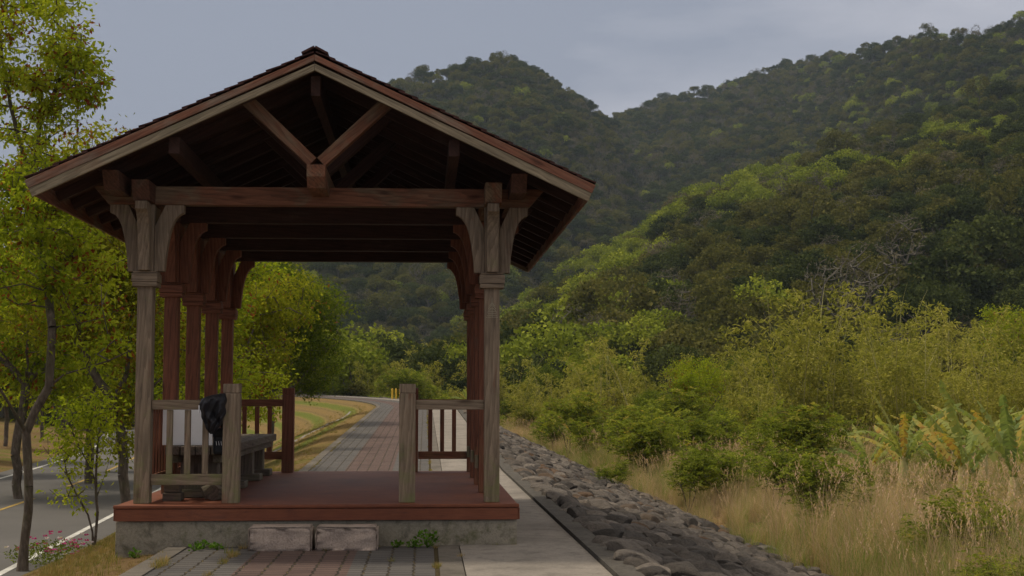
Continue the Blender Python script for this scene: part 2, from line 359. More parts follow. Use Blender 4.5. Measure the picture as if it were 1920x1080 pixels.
def barkmat(name, a, bcol):
    m, nt, b, o = newmat(name); tc = N(nt, 'ShaderNodeTexCoord')
    n = noise(nt, tc.outputs['Object'], 14, 6, .7, .3, (1, 1, .3)); n2 = noise(nt, tc.outputs['Object'], 2.5, 4, .6)
    c = ramp(nt, n.outputs[0], [(.3, tuple(x*.45 for x in a)), (.5, a), (.75, bcol)]).outputs[0]
    c = mixrgb(nt, math_(nt, 'MULTIPLY', ramp(nt, n2.outputs[0], [(.5, (0, 0, 0)), (.65, (1, 1, 1))]).outputs[0], .45), c, (.09, .10, .04))
    nt.links.new(c, b.inputs['Base Color']); b.inputs['Roughness'].default_value = .95; b.inputs['Specular IOR Level'].default_value = .1
    bump(nt, b, n.outputs[0], 1, .03); return m
M['bark'] = barkmat('grey_brown_bark', (.11, .088, .068), (.21, .175, .14))
M['bark_pale'] = barkmat('pale_bark', (.12, .108, .09), (.20, .18, .155))
M['leaf_lime'] = leafmat('lime_leaves', [(0, (.06, .09, .012)), (.3, (.16, .215, .018)), (.62, (.33, .38, .028)), (.86, (.42, .43, .05)), (.90, (.24, .10, .03)), (1, (.22, .045, .022))], .5)
M['leaf_olive'] = leafmat('yellow_olive_leaves', [(0, (.05, .06, .010)), (.35, (.14, .165, .016)), (.65, (.27, .28, .024)), (.86, (.36, .33, .04)), (.9, (.22, .10, .03)), (1, (.19, .06, .025))], .5)
M['leaf_green'] = leafmat('deep_green_leaves', [(0, (.03, .045, .008)), (.4, (.07, .105, .014)), (.75, (.17, .21, .022)), (1, (.26, .28, .04))], .4)
M['leaf_shrub'] = leafmat('shrub_leaves', [(0, (.08, .105, .022)), (.45, (.155, .19, .032)), (.8, (.26, .285, .045)), (1, (.34, .27, .06))], .45, .35)
M['leaf_bamboo'] = leafmat('bamboo_leaves', [(0, (.13, .145, .03)), (.5, (.29, .285, .06)), (1, (.46, .41, .13))], .45, .3)
M['leaf_flower'] = leafmat('magenta_petals', [(0, (.45, .04, .22)), (.7, (.5, .07, .28)), (.75, (.6, .5, .55)), (1, (.65, .6, .6))], .3)
M['culm'] = simple('bamboo_culm', (.36, .33, .12), .5, .2)
M['grass_dry'] = leafmat('dry_reed_grass', [(0, (.16, .21, .05)), (.28, (.28, .29, .11)), (.46, (.38, .27, .175)), (1, (.52, .37, .275))], .4, .6)
M['grass_short'] = leafmat('short_verge_grass', [(0, (.13, .16, .03)), (.4, (.24, .20, .07)), (1, (.36, .25, .12))], .35, .7)
M['leaf_banana'] = leafmat('banana_leaves', [(0, (.14, .19, .07)), (.4, (.24, .28, .09)), (.72, (.34, .33, .10)), (.85, (.38, .29, .07)), (1, (.32, .18, .06))], .4)
HILL = {'dark': [(0, (.024, .034, .014)), (.5, (.050, .064, .022)), (1, (.095, .112, .034))],
        'olive': [(0, (.055, .058, .018)), (.5, (.105, .105, .028)), (1, (.17, .155, .045))],
        'lime': [(0, (.09, .12, .02)), (.5, (.20, .24, .03)), (1, (.36, .38, .055))],
        'grey': [(0, (.08, .07, .045)), (.5, (.13, .115, .075)), (1, (.19, .165, .11))]}
for k, v in HILL.items(): M['hill_'+k] = leafmat('hill_crown_'+k, v, .25, .35)
def stonemat(name, lift):
    m, nt, b, o = newmat(name)
    oi = N(nt, 'ShaderNodeObjectInfo'); tc = N(nt, 'ShaderNodeTexCoord'); p = tc.outputs['Object']
    base = ramp(nt, oi.outputs['Random'], [(0, (.06, .053, .046)), (.25, (.13, .112, .094)), (.5, (.20, .175, .148)), (.7, (.09, .08, .07)), (.86, (.27, .235, .195)), (.96, (.13, .095, .065)), (1, (.17, .10, .055))]).outputs[0]
    n1 = noise(nt, p, 3, 6, .7); n2 = noise(nt, p, 25, 4, .7)
    c = mixrgb(nt, .8, base, ramp(nt, n1.outputs[0], [(.3, (.5, .48, .46)), (.5, (1, 1, 1)), (.7, (1.35, 1.3, 1.25))]).outputs[0], 'MULTIPLY')
    c = mixrgb(nt, .5, c, ramp(nt, n2.outputs[0], [(.3, (.6, .6, .6)), (.7, (1.3, 1.3, 1.3))]).outputs[0], 'MULTIPLY')
    nt.links.new(c, b.inputs['Base Color']); b.inputs['Roughness'].default_value = .85; bump(nt, b, math_(nt, 'ADD', n2.outputs[0], math_(nt, 'MULTIPLY', n1.outputs[0], 2.0)), .9, .05); return m
M['stone'] = stonemat('embankment_stone', 1)

# ------------------------------------------------------------------ terrain functions (D = distance ahead of the camera along +Y)
def xoff(D): D = np.asarray(D, float); d = np.clip(D-70, 0, 65); return -.003*d*d - np.clip(D-135, 0, None)*.39
def zpath(D): D = np.asarray(D, float); return np.clip(D-28, 0, 39)*.022 + np.clip(D-67, 0, 80)*.0125
def xroad(D):
    D = np.asarray(D, float); d = np.clip(D-36, -40, 110); return -10.3-.06*d-.0011*d*np.abs(d)*(d > 0)-np.clip(D-146, 0, None)*.30
ZR = -1.30
def tcurve(pts, up=0):
    T = []; E = []
    for px, py in pts: a, b = ray(px, py-up); T.append(a); E.append(b)
    return np.array(T), np.array(E)
CC = tcurve([(-900, 640), (-300, 600), (200, 640), (500, 700), (600, 690), (700, 665), (800, 640), (870, 610), (950, 585), (1000, 535), (1100, 478), (1200, 420), (1300, 345), (1400, 300), (1500, 262), (1600, 226), (1750, 176), (1920, 118), (2300, 20), (2900, 20)])
CA = tcurve([(-900, 600), (-300, 560), (100, 480), (400, 330), (600, 180), (700, 136), (760, 120), (830, 113), (930, 94), (1000, 122), (1050, 150), (1100, 182), (1150, 226), (1200, 310), (1300, 420), (1500, 600), (1900, 700), (2900, 740)], 13)
CB = tcurve([(-900, 740), (700, 700), (950, 420), (1050, 290), (1120, 222), (1150, 206), (1200, 190), (1300, 160), (1400, 136), (1500, 112), (1600, 92), (1680, 60), (1750, 58), (1850, 34), (1920, 12), (2200, -40), (2900, 0)], 13)
def hillH(X, D):
    t = X/np.maximum(D, 1)
    def lay(C, D0, Dc, back, p):
        zc = np.interp(t, C[0], C[1])*Dc - 9
        u = np.clip((D-D0)/(Dc-D0), 0, 1)
        f = np.where(D < Dc, u**p, 1-np.clip((D-Dc)/back, 0, 1)*.8)
        return np.maximum(zc, 0)*f
    a = lay(CC, 135, np.interp(t, [ray(1300, 0)[0], ray(1900, 0)[0]], [400, 560]), 400, .95)
    b = lay(CA, 380, 860, 600, 1.0)
    DB = np.interp(t, [ray(1500, 100)[0], ray(1800, 100)[0]], [1100, 720])
    c = lay(CB, 420, DB, 700, 1.0)
    h = np.maximum(np.maximum(a, b), c)
    g = (fbm(X/70+9, D/70, 4, 5)-.47)*34*np.clip((D-170)/250, 0, 1)*np.clip(h/40, 0, 1)
    g2 = (fbm(X/25+3, D/25, 3, 8)-.45)*7*np.clip((D-150)/150, 0, 1)*np.clip(h/15, 0, 1)
    return np.maximum(h+g*.8+g2, 0)
def gz(X, Y):
    X = np.asarray(X, float); Y = np.asarray(Y, float); D = Y+CD
    zp = zpath(D); u = X-xoff(D); xr = xroad(D)
    top = zp-.05
    zl = zp-.05-(np.clip(-2.45-u, 0, .5)*.12)-np.clip(-2.95-u, 0, None)*.37
    zl = np.maximum(zl, ZR-.04)
    zr_ = np.where(u < 5.3, zp-.10+(-.97-zp)*np.clip((u-1.7)/3.6, 0, 1), -1.07+.0*u)
    z = np.where(u < -2.45, zl, np.where(u > 1.66, zr_, top))
    far_l = np.clip(xr-4.0-X, 0, None)           # beyond the road: bank rising gently
    z = z+np.where(X < xr-4.0, np.minimum(far_l*.10, 2.2), 0)*(u < -3)
    z = z+(fbm(X*.7, Y*.7, 3, 2)-.45)*.10*((u > 5.5) | ((u < -3.1) & (np.abs(X-xr) > 4.3)))
    z = z+(fbm(X*.08, Y*.08, 3, 3)-.45)*1.0*sstep(8, 30, u)
    return z+hillH(X, D)*sstep(120, 150, D)
def ground_of(px, D, dz=0):
    """point on the ground under image column px at distance D"""
    x = ray(px, 746)[0]*D; return float(x), D-CD, float(gz(x, D-CD))+dz

# ------------------------------------------------------------------ ground sheet
ys = np.concatenate([np.arange(-30, 0, .5)-CD*0, np.arange(0, 60, .5), np.arange(60, 140, 1.5), np.arange(140, 500, 6), np.arange(500, 1500, 14), [1560, 1600]])
def build_ground():
    tgrid = np.concatenate([np.linspace(-3, -.6, 22), np.linspace(-.58, .62, 330), np.linspace(.64, 3, 22)])
    xs_near = np.unique(np.round(np.concatenate([np.arange(-60, -16, 1.5), np.arange(-16, 10, .22), np.arange(10, 40, .6), np.arange(40, 80.1, 2), [-2.45, -2.95, 1.66, 1.7, 5.3]]), 3))
    n = 400
    # rows: X positions blend from the fixed near set to the fan
    xi = np.interp(np.linspace(0, 1, n), np.linspace(0, 1, len(xs_near)), xs_near)
    ti = np.interp(np.linspace(0, 1, n), np.linspace(0, 1, len(tgrid)), tgrid)
    P = []
    for y in ys:
        D = y+CD; k = float(sstep(60, 150, D))
        off = float(xoff(D))*(1-k)
        X = (xi+off)*(1-k)+ti*max(D, 1)*k
        P.append(np.stack([X, np.full(n, y), gz(X, np.full(n, y))], 1))
    P = np.array(P); m = len(ys)
    V = P.reshape(-1, 3)
    i = np.arange(m-1)[:, None]*n+np.arange(n-1)[None]; i = i.ravel()
    F = np.stack([i, i+1, i+n+1, i+n], 1)
    D = V[:, 1]+CD; u = V[:, 0]-xoff(D)
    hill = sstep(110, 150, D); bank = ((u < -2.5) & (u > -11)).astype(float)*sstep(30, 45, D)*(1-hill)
    me = np_mesh('ground', V, F, [M['ground']], attrs={'hill': ('POINT', 'FLOAT', hill), 'bank': ('POINT', 'FLOAT', bank), 'band': ('POINT', 'FLOAT', -u)}, smooth=True)
    tag(link('ground', me), 'dry grassy earth rolling from the embankment to the wooded hills', 'ground', kind='structure')
build_ground()

def strip(name, mat, u0, u1, D0, D1, dz, label, cat, step=.6, xf=xoff, zf=zpath, h=0.0):
    Ds = np.arange(D0, D1+step, step); a = []
    prof = [(u0, dz), (u1, dz)] if not h else [(u0, dz-h), (u0, dz), (u1, dz), (u1, dz-h)]
    for D in Ds:
        for uu, z in prof: a.append((float(xf(D))+uu, D-CD, float(zf(D))+z))
    k = len(prof); F = []
    for i in range(len(Ds)-1):
        for j in range(k-1): F.append((i*k+j, i*k+j+1, (i+1)*k+j+1, (i+1)*k+j))
    me = np_mesh(name, a, np.array(F), [mat]); o = link(name, me); return tag(o, label, cat, kind='structure')
strip('path', M['paver_grey'], -2.24, -1.55, 2, 160, 0, 'grey block paving along the left side of the path', 'path')
strip('path', M['paver_red'], -1.55, -.62, 2, 160, .0, 'reddish brown block paving down the middle of the path', 'path')
strip('path', M['paver_grey'], -.62, .09, 2, 160, 0, 'grey block paving between the red paving and the concrete', 'path')
strip('path', M['strip'], -2.42, -2.24, 2, 160, .012, 'narrow concrete edging along the left of the paving', 'path', h=.06)
M['soil'] = simple('joint_soil', (.06, .048, .028), 1, .5, 30, 0)
strip('soil', M['soil'], .09, .13, 2, 160, -.004, 'weedy soil joint between the paving and the concrete edging', 'soil')
strip('path', M['strip'], .13, .33, 2, 160, .006, 'darker narrow concrete edging between paving and walkway', 'path', h=.05)
strip('pavement', M['walk'], .34, 1.50, 2, 160, .010, 'light grey concrete walkway beside the stone embankment', 'pavement', h=.05)
strip('kerb', M['kerb'], 1.512, 1.71, 2, 160, .045, 'rough dark concrete kerb at the top of the stone slope', 'kerb', h=.2)
zr = lambda D: ZR+0*np.asarray(D)
strip('road', M['asphalt'], -3.75, 3.75, -10, 420, 0, 'two-lane asphalt road below the embankment', 'road', xf=xroad, zf=zr, step=1)
strip('road_marking', M['white_line'], 2.9, 3.03, -10, 420, .006, 'solid white edge line on the near side of the road', 'road marking', xf=xroad, zf=zr, step=1)
strip('road_marking', M['white_line'], -3.03, -2.9, -10, 420, .006, 'solid white edge line on the far side of the road', 'road marking', xf=xroad, zf=zr, step=1)
V = []; F = []
for k, D in enumerate(np.arange(16.6, 150, 9.6)):
    for d in (D, D+1.4, D+2.8, D+4.2):
        for uu in (-.06, .06): V.append((float(xroad(d))+uu, d-CD, ZR+.006))
    b = k*8
    for j in range(3): F.append((b+2*j, b+2*j+1, b+2*j+3, b+2*j+2))
tag(link('road_marking', np_mesh('road_marking', V, np.array(F), [M['yellow_line']])), 'dashed yellow line down the middle of the road', 'road marking', kind='structure')
drx = lambda D: xoff(D)-5.2+np.clip(np.asarray(D, float)-48, 0, 60)*.043
strip('drain', M['walk'], -.07, .07, 46, 82, .015, 'thin concrete drain edge slanting up the grassy bank', 'drain', xf=drx, zf=lambda D: float(gz(drx(D), D-CD)), h=.05)
# slope under the embankment stones and the drain channel crossing the bank
def slopesheet():
    Ds = np.arange(2, 150, .8); V = []; F = []
    for D in Ds:
        zp = float(zpath(D)); xo = float(xoff(D))
        for f in (0, .5, 1): V.append((xo+1.69+f*3.7, D-CD, zp-.03+(-.97-zp)*f))
    for i in range(len(Ds)-1):
        for j in range(2): F.append((i*3+j, i*3+j+1, i*3+j+4, i*3+j+3))
    tag(link('embankment', np_mesh('embankment', V, np.array(F), [M['mortar']])), 'dark mortar bed under the embankment stones', 'embankment', kind='structure')
slopesheet()

# ------------------------------------------------------------------ pavilion
X0 = -1.035; HW = 1.695; DZ = .40; BAY = 1.46
PY = [.08+BAY*i for i in range(5)]
pav = empty('pavilion', (X0, 3.0, 0), 'open wooden gabled pavilion with shingle roof and red deck over the path', 'pavilion')
MB().box(-2.93, .895, -.18, 6.14, -.45, .25, 'x').build('plinth', M['plinth'], pav, .012)
# deck: boards across, a nosing and a fascia board
d = MB(); y = -.16
while y < 6.05:
    d.box(-2.93, .90, y, y+.108, .372, .40, 'x'); y += .121
d.box(-2.90, .87, -.14, 6.1, .26, .368, 'x')
dk = d.build('deck', M['deck'], pav, .004)
MB().box(-2.95, .915, -.215, -.165, .366, .402, 'x').build('nosing', M['deck'], pav, .010)
MB().box(-2.93, .90, -.205, -.182, .25, .363, 'x').build('deck_fascia', M['deck'], pav, .003)
MB().box(.902, .922, -.16, 6.08, .25, .363, 'y').build('deck_fascia', M['deck'], pav, .003)
MB().box(-2.955, -2.932, -.16, 6.08, .25, .363, 'y').build('deck_fascia', M['deck'], pav, .003)
BR = [(0, 0), (0, .44), (.10, .655), (.28, .655), (.28, .575), (.255, .568), (.222, .545), (.192, .505), (.167, .45), (.147, .38), (.129, .29), (.11, .15), (.098, 0)]
def post(x, y, i, side):
    mt = M['wood_grey'] if i == 0 else M['wood_red']
    p = MB().box(x-.075, x+.075, y-.075, y+.075, DZ, 3.312, 'z').build('post', mt, pav, .006)
    for z0, z1, r in ((2.503, 2.545, .118), (2.549, 2.632, .124), (2.636, 2.655, .112)):
        MB().box(x-r, x+r, y-r, y+r, z0, z1, 'x').build('collar', mt, p, .003).matrix_parent_inverse = Matrix.Identity(4)
    for s in (-1, 1):
        m = M['wood_grey'] if i == 0 else M['wood_red']
        MB().prism(BR, (x+s*.078, y, 2.657), (s, 0, 0), (0, 0, 1), .10).build('bracket', m, p, .004)
        MB().prism([(a, b) for a, b in BR], (x, y+s*.078, 2.657), (0, s, 0), (0, 0, 1), .112).build('bracket', m, p, .004)
    for c in p.children: c.matrix_parent_inverse = Matrix.Identity(4)
    return p
for i, y in enumerate(PY):
    for s in (-1, 1): pp = post(X0+s*HW, y, i, s)
# carved mark on the right front post
rp = [c for c in pav.children if c.name.startswith('post')][1]
mk = MB(); xm = X0+HW; ym = PY[0]-.0765
for a, b in (((-.028, 2.325), (0, 2.36)), ((.028, 2.325), (0, 2.36)), ((-.038, 2.365-.07), (-.004, 2.34)), ((.038, 2.295), (.004, 2.34)), ((-.048, 2.262), (-.008, 2.305)), ((.048, 2.262), (.008, 2.305)),
             ((-.05, 2.232), (.05, 2.232)), ((-.06, 2.215), (.06, 2.215)), ((-.044, 2.25), (.044, 2.25)), ((-.03, 2.27), (.03, 2.27)), ((0, 2.215), (0, 2.41)), ((-.02, 2.30), (.02, 2.30))):
    mk.beam((xm+a[0], ym, a[1]), (xm+b[0], ym, b[1]), .003, .0045, up=(.3, 0, 1) if a[0] != b[0] or True else (1, 0, 0))
o = mk.build('carved_mark', M['scratch'], rp, 0); o.matrix_parent_inverse = Matrix.Identity(4); o['label'] = 'pale scratched tree-shaped mark on the post'
# tie beams, plates, purlins
for i, y in enumerate(PY):
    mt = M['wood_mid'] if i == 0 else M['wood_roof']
    pr = [(-2.22, .06), (-2.22, .183), (2.22, .183), (2.22, .06), (2.10, 0), (-2.10, 0)]
    b = MB(); b.beam((X0-2.22, y, 3.4035), (X0+2.22, y, 3.4035), .13, .181)
    # cut the lower corners of the ends
    for k in range(8):
        v = list(b.V[k])
        if v[2] < 3.35: v[0] = X0+(v[0]-X0)*.93; b.V[k] = tuple(v)
    b.build('tie_beam', mt, pav, .005)
YF, YB = -.90, 6.80   # roof front and back
def endcut(b, y, cut):   # slope the underside of both ends of a beam along y
    for k in range(8):
        v = list(b.V[k]); zs = [q[2] for q in b.V]; zm = (max(zs)+min(zs))/2
        if v[2] < zm: v[1] = v[1]+(cut if v[1] < 3 else -cut); b.V[k] = tuple(v)
    return b
for s in (-1, 1):
    endcut(MB().box(X0+s*HW-.082, X0+s*HW+.082, -.36, 6.28, 3.318, 3.505, 'y'), 0, .10).build('plate_beam', M['wood_plate' if s < 0 else 'wood_mid'], pav, .005)
    endcut(MB().box(X0+s*1.93-.075, X0+s*1.93+.075, -.58, 6.5, 3.385, 3.56, 'y'), 0, .10).build('purlin', M['wood_plate'], pav, .005)
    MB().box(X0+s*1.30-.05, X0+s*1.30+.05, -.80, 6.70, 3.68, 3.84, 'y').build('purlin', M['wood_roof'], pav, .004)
cb = MB().box(X0-.088, X0+.088, -.66, 6.6, 3.498, 3.615, 'y').box(X0-.086, X0+.086, -.655, .01, 3.40, 3.4975, 'y').box(X0-.086, X0+.086, 5.93, 6.58, 3.40, 3.4975, 'y')
for k in (8, 9): cb.V[k] = (cb.V[k][0], cb.V[k][1]+.07, cb.V[k][2])
cb.build('purlin', M['wood_mid'], pav, .004)
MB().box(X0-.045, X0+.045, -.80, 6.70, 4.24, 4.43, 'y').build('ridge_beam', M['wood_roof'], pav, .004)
SL = .466; ZT = 4.62
for y in [-.50]+PY+[6.45]:
    for s in (-1, 1):
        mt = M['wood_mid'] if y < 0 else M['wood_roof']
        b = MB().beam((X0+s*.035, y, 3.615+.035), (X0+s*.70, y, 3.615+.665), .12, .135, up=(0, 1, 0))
        for k in range(4):   # plumb foot
            v = list(b.V[k]); v[0] = max(s*(v[0]-X0), .003)*s+X0; v[2] = max(v[2], 3.617); b.V[k] = tuple(v)
        b.build('strut', mt, pav, .004)
# rafters, sheathing, barge boards, eave boards
def onroof(off, dz): return ZT-SL*off+dz
nr = 13
for i in range(nr):
    y = YF+.14+(YB-YF-.28)*i/(nr-1)
    for s in (-1, 1):
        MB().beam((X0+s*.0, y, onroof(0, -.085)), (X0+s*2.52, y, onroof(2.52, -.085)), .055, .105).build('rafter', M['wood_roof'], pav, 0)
for s in (-1, 1):
    sh = MB()
    for k in range(18):
        a = .002+k*2.55/18; b_ = a+2.55/18-.006
        pa = (X0+s*a, (YF+YB)/2, onroof(a, -.022)); pb = (X0+s*b_, (YF+YB)/2, onroof(b_, -.022))
        sh.beam(pa, pb, YB-YF-.02, .018)
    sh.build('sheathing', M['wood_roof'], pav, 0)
    for yy in (YF, YB):
        ys_ = yy-.02 if yy < 0 else yy+.02
        for nm, m, z0, z1, off, e in (('barge_board', 'barge_red', -.003, -.092, .012, 2.60), ('barge_board', 'barge_grey', -.086, -.185, 0, 2.565)):
            yc = ys_-(off if yy < 0 else -off)
            zc = (z0+z1)/2; hh = (z0-z1)*math.cos(math.atan(SL))
            b = MB().beam((X0+s*.0, yc, onroof(0, zc)), (X0+s*e, yc, onroof(e, zc)), .035, hh)
            for k in range(4):      # plumb cut at the ridge
                v = list(b.V[k]); dx = v[0]-X0; v[0] = X0+s*.0008; v[2] -= dx*s*(-SL)*-1; b.V[k] = tuple(v)
            b.build(nm, M[m], pav, .003)
    MB().beam((X0+s*2.55, YF+.0, onroof(2.55, -.085)), (X0+s*2.55, YB-.0, onroof(2.55, -.085)), .03, .15).build('eave_board', M['barge_red'], pav, .003)
    # shingles: overlapping courses, ragged at the rake
    sg = MB(); nC = 20
    for k in range(nC):
        a = .01+k*2.56/nC; b_ = a+2.56/nC+.045; y = YF-.045
        while y < YB+.03:
            wd = random.uniform(.17, .30); y2 = min(y+wd, YB+.045)
            j = random.uniform(-.006, .012)
            pa = Vector((X0+s*a, (y+y2)/2, onroof(a, .010))); pb = Vector((X0+s*(b_+j), (y+y2)/2, onroof(b_, .026+random.uniform(-.002, .003))))
            sg.beam(pa, pb, (y2-y)-.004, .012); y = y2
    sg.build('shingles', M['shingle'], pav, 0)
    rc = MB(); y = YF-.07
    while y < YB:
        rc.beam((X0+s*.004, y+.16, onroof(0, .052)), (X0+s*.12, y+.16, onroof(.12, .046)), .30, .020); y += .30
    rc.build('ridge_cap', M['shingle'], pav, 0)
# railings
def newel(x, y, mt):
    n = MB().box(x-.08, x+.08, y-.08, y+.08, DZ, 1.462, 'z').build('newel_post', mt, pav, .006)
    c = MB().box(x-.08, x+.08, y-.08, y+.08, 1.468, 1.557, 'z').box(x-.074, x+.074, y-.074, y+.074, 1.455, 1.475, 'z').build('newel_cap', mt, n, .006)
    c.matrix_parent_inverse = Matrix.Identity(4); return n
NXL, NXR = X0-.845, X0+.865
for yi, mt in ((0, M['wood_grey']), (4, M['wood_red'])):
    y = PY[yi]
    for nx, px_, full in ((NXL, X0-HW, True), (NXR, X0+HW, yi == 4)):
        newel(nx, y, mt)
        a, b = (px_+.077, nx-.082) if px_ < nx else (nx+.082, px_-.077)
        MB().box(a, b, y-.035, y+.035, 1.305, 1.40, 'x').build('top_rail', mt, pav, .005)
        if full:
            MB().box(a, b, y-.03, y+.03, .575, .68, 'x').build('bottom_rail', mt, pav, .005)
            for k in range(3):
                bx = a+(b-a)*(k+1)/4 if nx == NXL else a+.165*(k+1)
                MB().box(bx-.029, bx+.029, y-.022, y+.022, .682, 1.303, 'z').build('baluster', mt, pav, .003)
for i in range(4):
    x = X0-HW; ya, yb = PY[i]+.077, PY[i+1]-.077
    MB().box(x-.03, x+.03, ya, yb, 1.305, 1.395, 'y').build('top_rail', M['wood_red'], pav, .004)
    MB().box(x-.03, x+.03, ya, yb, .575, .66, 'y').build('bottom_rail', M['wood_red'], pav, .004)
    for k in range(8):
        yy = ya+(yb-ya)*(k+.5)/8
        MB().box(x-.02, x+.02, yy-.025, yy+.025, .662, 1.303, 'z').build('baluster', M['wood_red'], pav, .002)
    if i > 0:
        MB().box(X0+HW-.115, X0+HW-.077, PY[i]-.05, PY[i]+.05, .66, .80, 'z').build('rail_stub', M['wood_grey'], pav, .003)

# ------------------------------------------------------------------ things at the pavilion
bench = empty('bench', (-2.33, 3.0, DZ), 'long low timber bench with block legs behind the left railing', 'bench')
for k in range(4):
    x = -2.60+k*.152
    MB().box(x, x+.142, .52, 5.55, .845, .935, 'y').build('plank', M['wood_bench'], bench, .010)
for y in (.95, 2.45, 3.95, 5.1):
    lg = MB().box(-2.50, -2.12, y-.10, y+.10, DZ+.06, .843, 'z').build('leg', M['wood_bench'], bench, .01)
    f = MB().box(-2.60, -2.02, y-.17, y+.17, DZ+.002, DZ+.085, 'x').build('foot', M['wood_bench'], lg, .012); f.matrix_parent_inverse = Matrix.Identity(4)
for x in (-2.52, -2.10):
    MB().box(x-.04, x+.04, .62, 5.45, .765, .842, 'y').build('bearer', M['wood_bench'], bench, .006)
def stone_mesh(name, sx, sy, sz, mat, seed, rough=.18, lev=4):
    bm = bmesh.new(); bmesh.ops.create_icosphere(bm, subdivisions=lev, radius=1)
    r = random.Random(seed); pl = []
    for _ in range(13):
        n = Vector((r.gauss(0, 1), r.gauss(0, 1), r.gauss(0, .8))).normalized(); pl.append((n, r.uniform(.55, .86)))
    for v in bm.verts:
        p = v.co.copy()
        for n, dd in pl:
            t = p.dot(n)-dd
            if t > 0: p -= n*t*.93
        q = p*2.3+Vector((seed*3.1, 0, 0))
        p *= 1+rough*.3*(math.sin(q.x*2+q.y)+math.sin(q.y*2.3+q.z*1.7))*.5
        v.co = (p.x*sx, p.y*sy, p.z*sz)
    me = bpy.data.meshes.new(name); bm.to_mesh(me); bm.free(); me.materials.append(mat)
    me.polygons.foreach_set('use_smooth', [False]*len(me.polygons)); return me
lg = MB()
for (x, y, L_, r_) in ((-2.02, .62, .42, .075),):
    pass
def log_mesh(r_, L_, seed):
    V = []; F = []; n = 14
    for j, t in enumerate(np.linspace(0, L_, 6)):
        for i in range(n):
            a = 2*math.pi*i/n; rr = r_*(1+.10*math.sin(3*a+seed)+.05*math.sin(5*a+j))
            V.append((t, rr*math.cos(a), rr*math.sin(a)))
    for j in range(5):
        for i in range(n): F.append([j*n+i, j*n+(i+1) % n, (j+1)*n+(i+1) % n, (j+1)*n+i])
    F.append(list(range(n))[::-1]); F.append([5*n+i for i in range(n)])
    me = np_mesh('log', V, F, [M['wood_bench']], attrs={'gc': ('POINT', 'FLOAT_VECTOR', V)}); return me
o = link('log', log_mesh(.075, .40, 1)); o.location = (-2.10, .36, DZ+.08); o.rotation_euler = (0, 0, R(75)); tag(o, 'short rounded log lying on the deck nearest the left newel', 'log')
o = link('log', log_mesh(.065, .36, 2)); o.location = (-2.20, .42, DZ+.07); o.rotation_euler = (0, R(-22), R(20)); tag(o, 'thin log tilted up against the bench leg', 'log')
MB_ = MB().box(-2.58, -2.40, .30, .52, DZ+.002, DZ+.085, 'x').box(-2.57, -2.42, .31, .50, DZ+.088, DZ+.165, 'x')
o = MB_.build('timber_block', M['wood_bench'], None, .008); tag(o, 'two stacked timber offcuts under the near end of the bench', 'timber block')
# granite step stones
def rough_block(x0, x1, y0, y1, z0, z1, seed):
    bm = bmesh.new(); bmesh.ops.create_cube(bm, size=1); 
    for v in bm.verts: v.co = ((x1-x0)*v.co.x, (y1-y0)*v.co.y, (z1-z0)*(v.co.z+.5))
    bmesh.ops.bevel(bm, geom=bm.edges[:], offset=.018, segments=2, affect='EDGES')
    bmesh.ops.subdivide_edges(bm, edges=bm.edges[:], cuts=5, use_grid_fill=True)
    bmesh.ops.triangulate(bm, faces=bm.faces[:])
    r = random.Random(seed)
    for v in bm.verts:
        q = v.co*9+Vector((seed*5, 0, 0))
        v.co += Vector((0, -1, 0))*(.014*math.sin(q.x*1.7+math.sin(q.z*2))+r.uniform(-.011, .011)) * (1 if v.co.y < 0 else 0)
        v.co += Vector((r.uniform(-.003, .003), 0, r.uniform(-.003, .003)))
    me = bpy.data.meshes.new('step_stone'); bm.to_mesh(me); bm.free(); me.materials.append(M['granite'])
    me.polygons.foreach_set('use_smooth', [True]*len(me.polygons))
    o = link('step_stone', me); o.location = ((x0+x1)/2, (y0+y1)/2, z0); return o
tag(rough_block(-1.635, -1.045, -.56, -.235, -.02, .222, 1), 'rough pinkish granite step block, the left of two before the deck', 'step stone', 'granite step blocks')
tag(rough_block(-1.015, -.435, -.55, -.235, -.02, .218, 2), 'rough pinkish granite step block, the right of two before the deck', 'step stone', 'granite step blocks')
# white panel on the bench
wp = MB().box(-2.675, -2.175, .78, .82, .937, 1.335, 'x').build('white_board', M['white_plastic'], None, .004)
tag(wp, 'plain white panel standing on the bench behind the left railing', 'board')
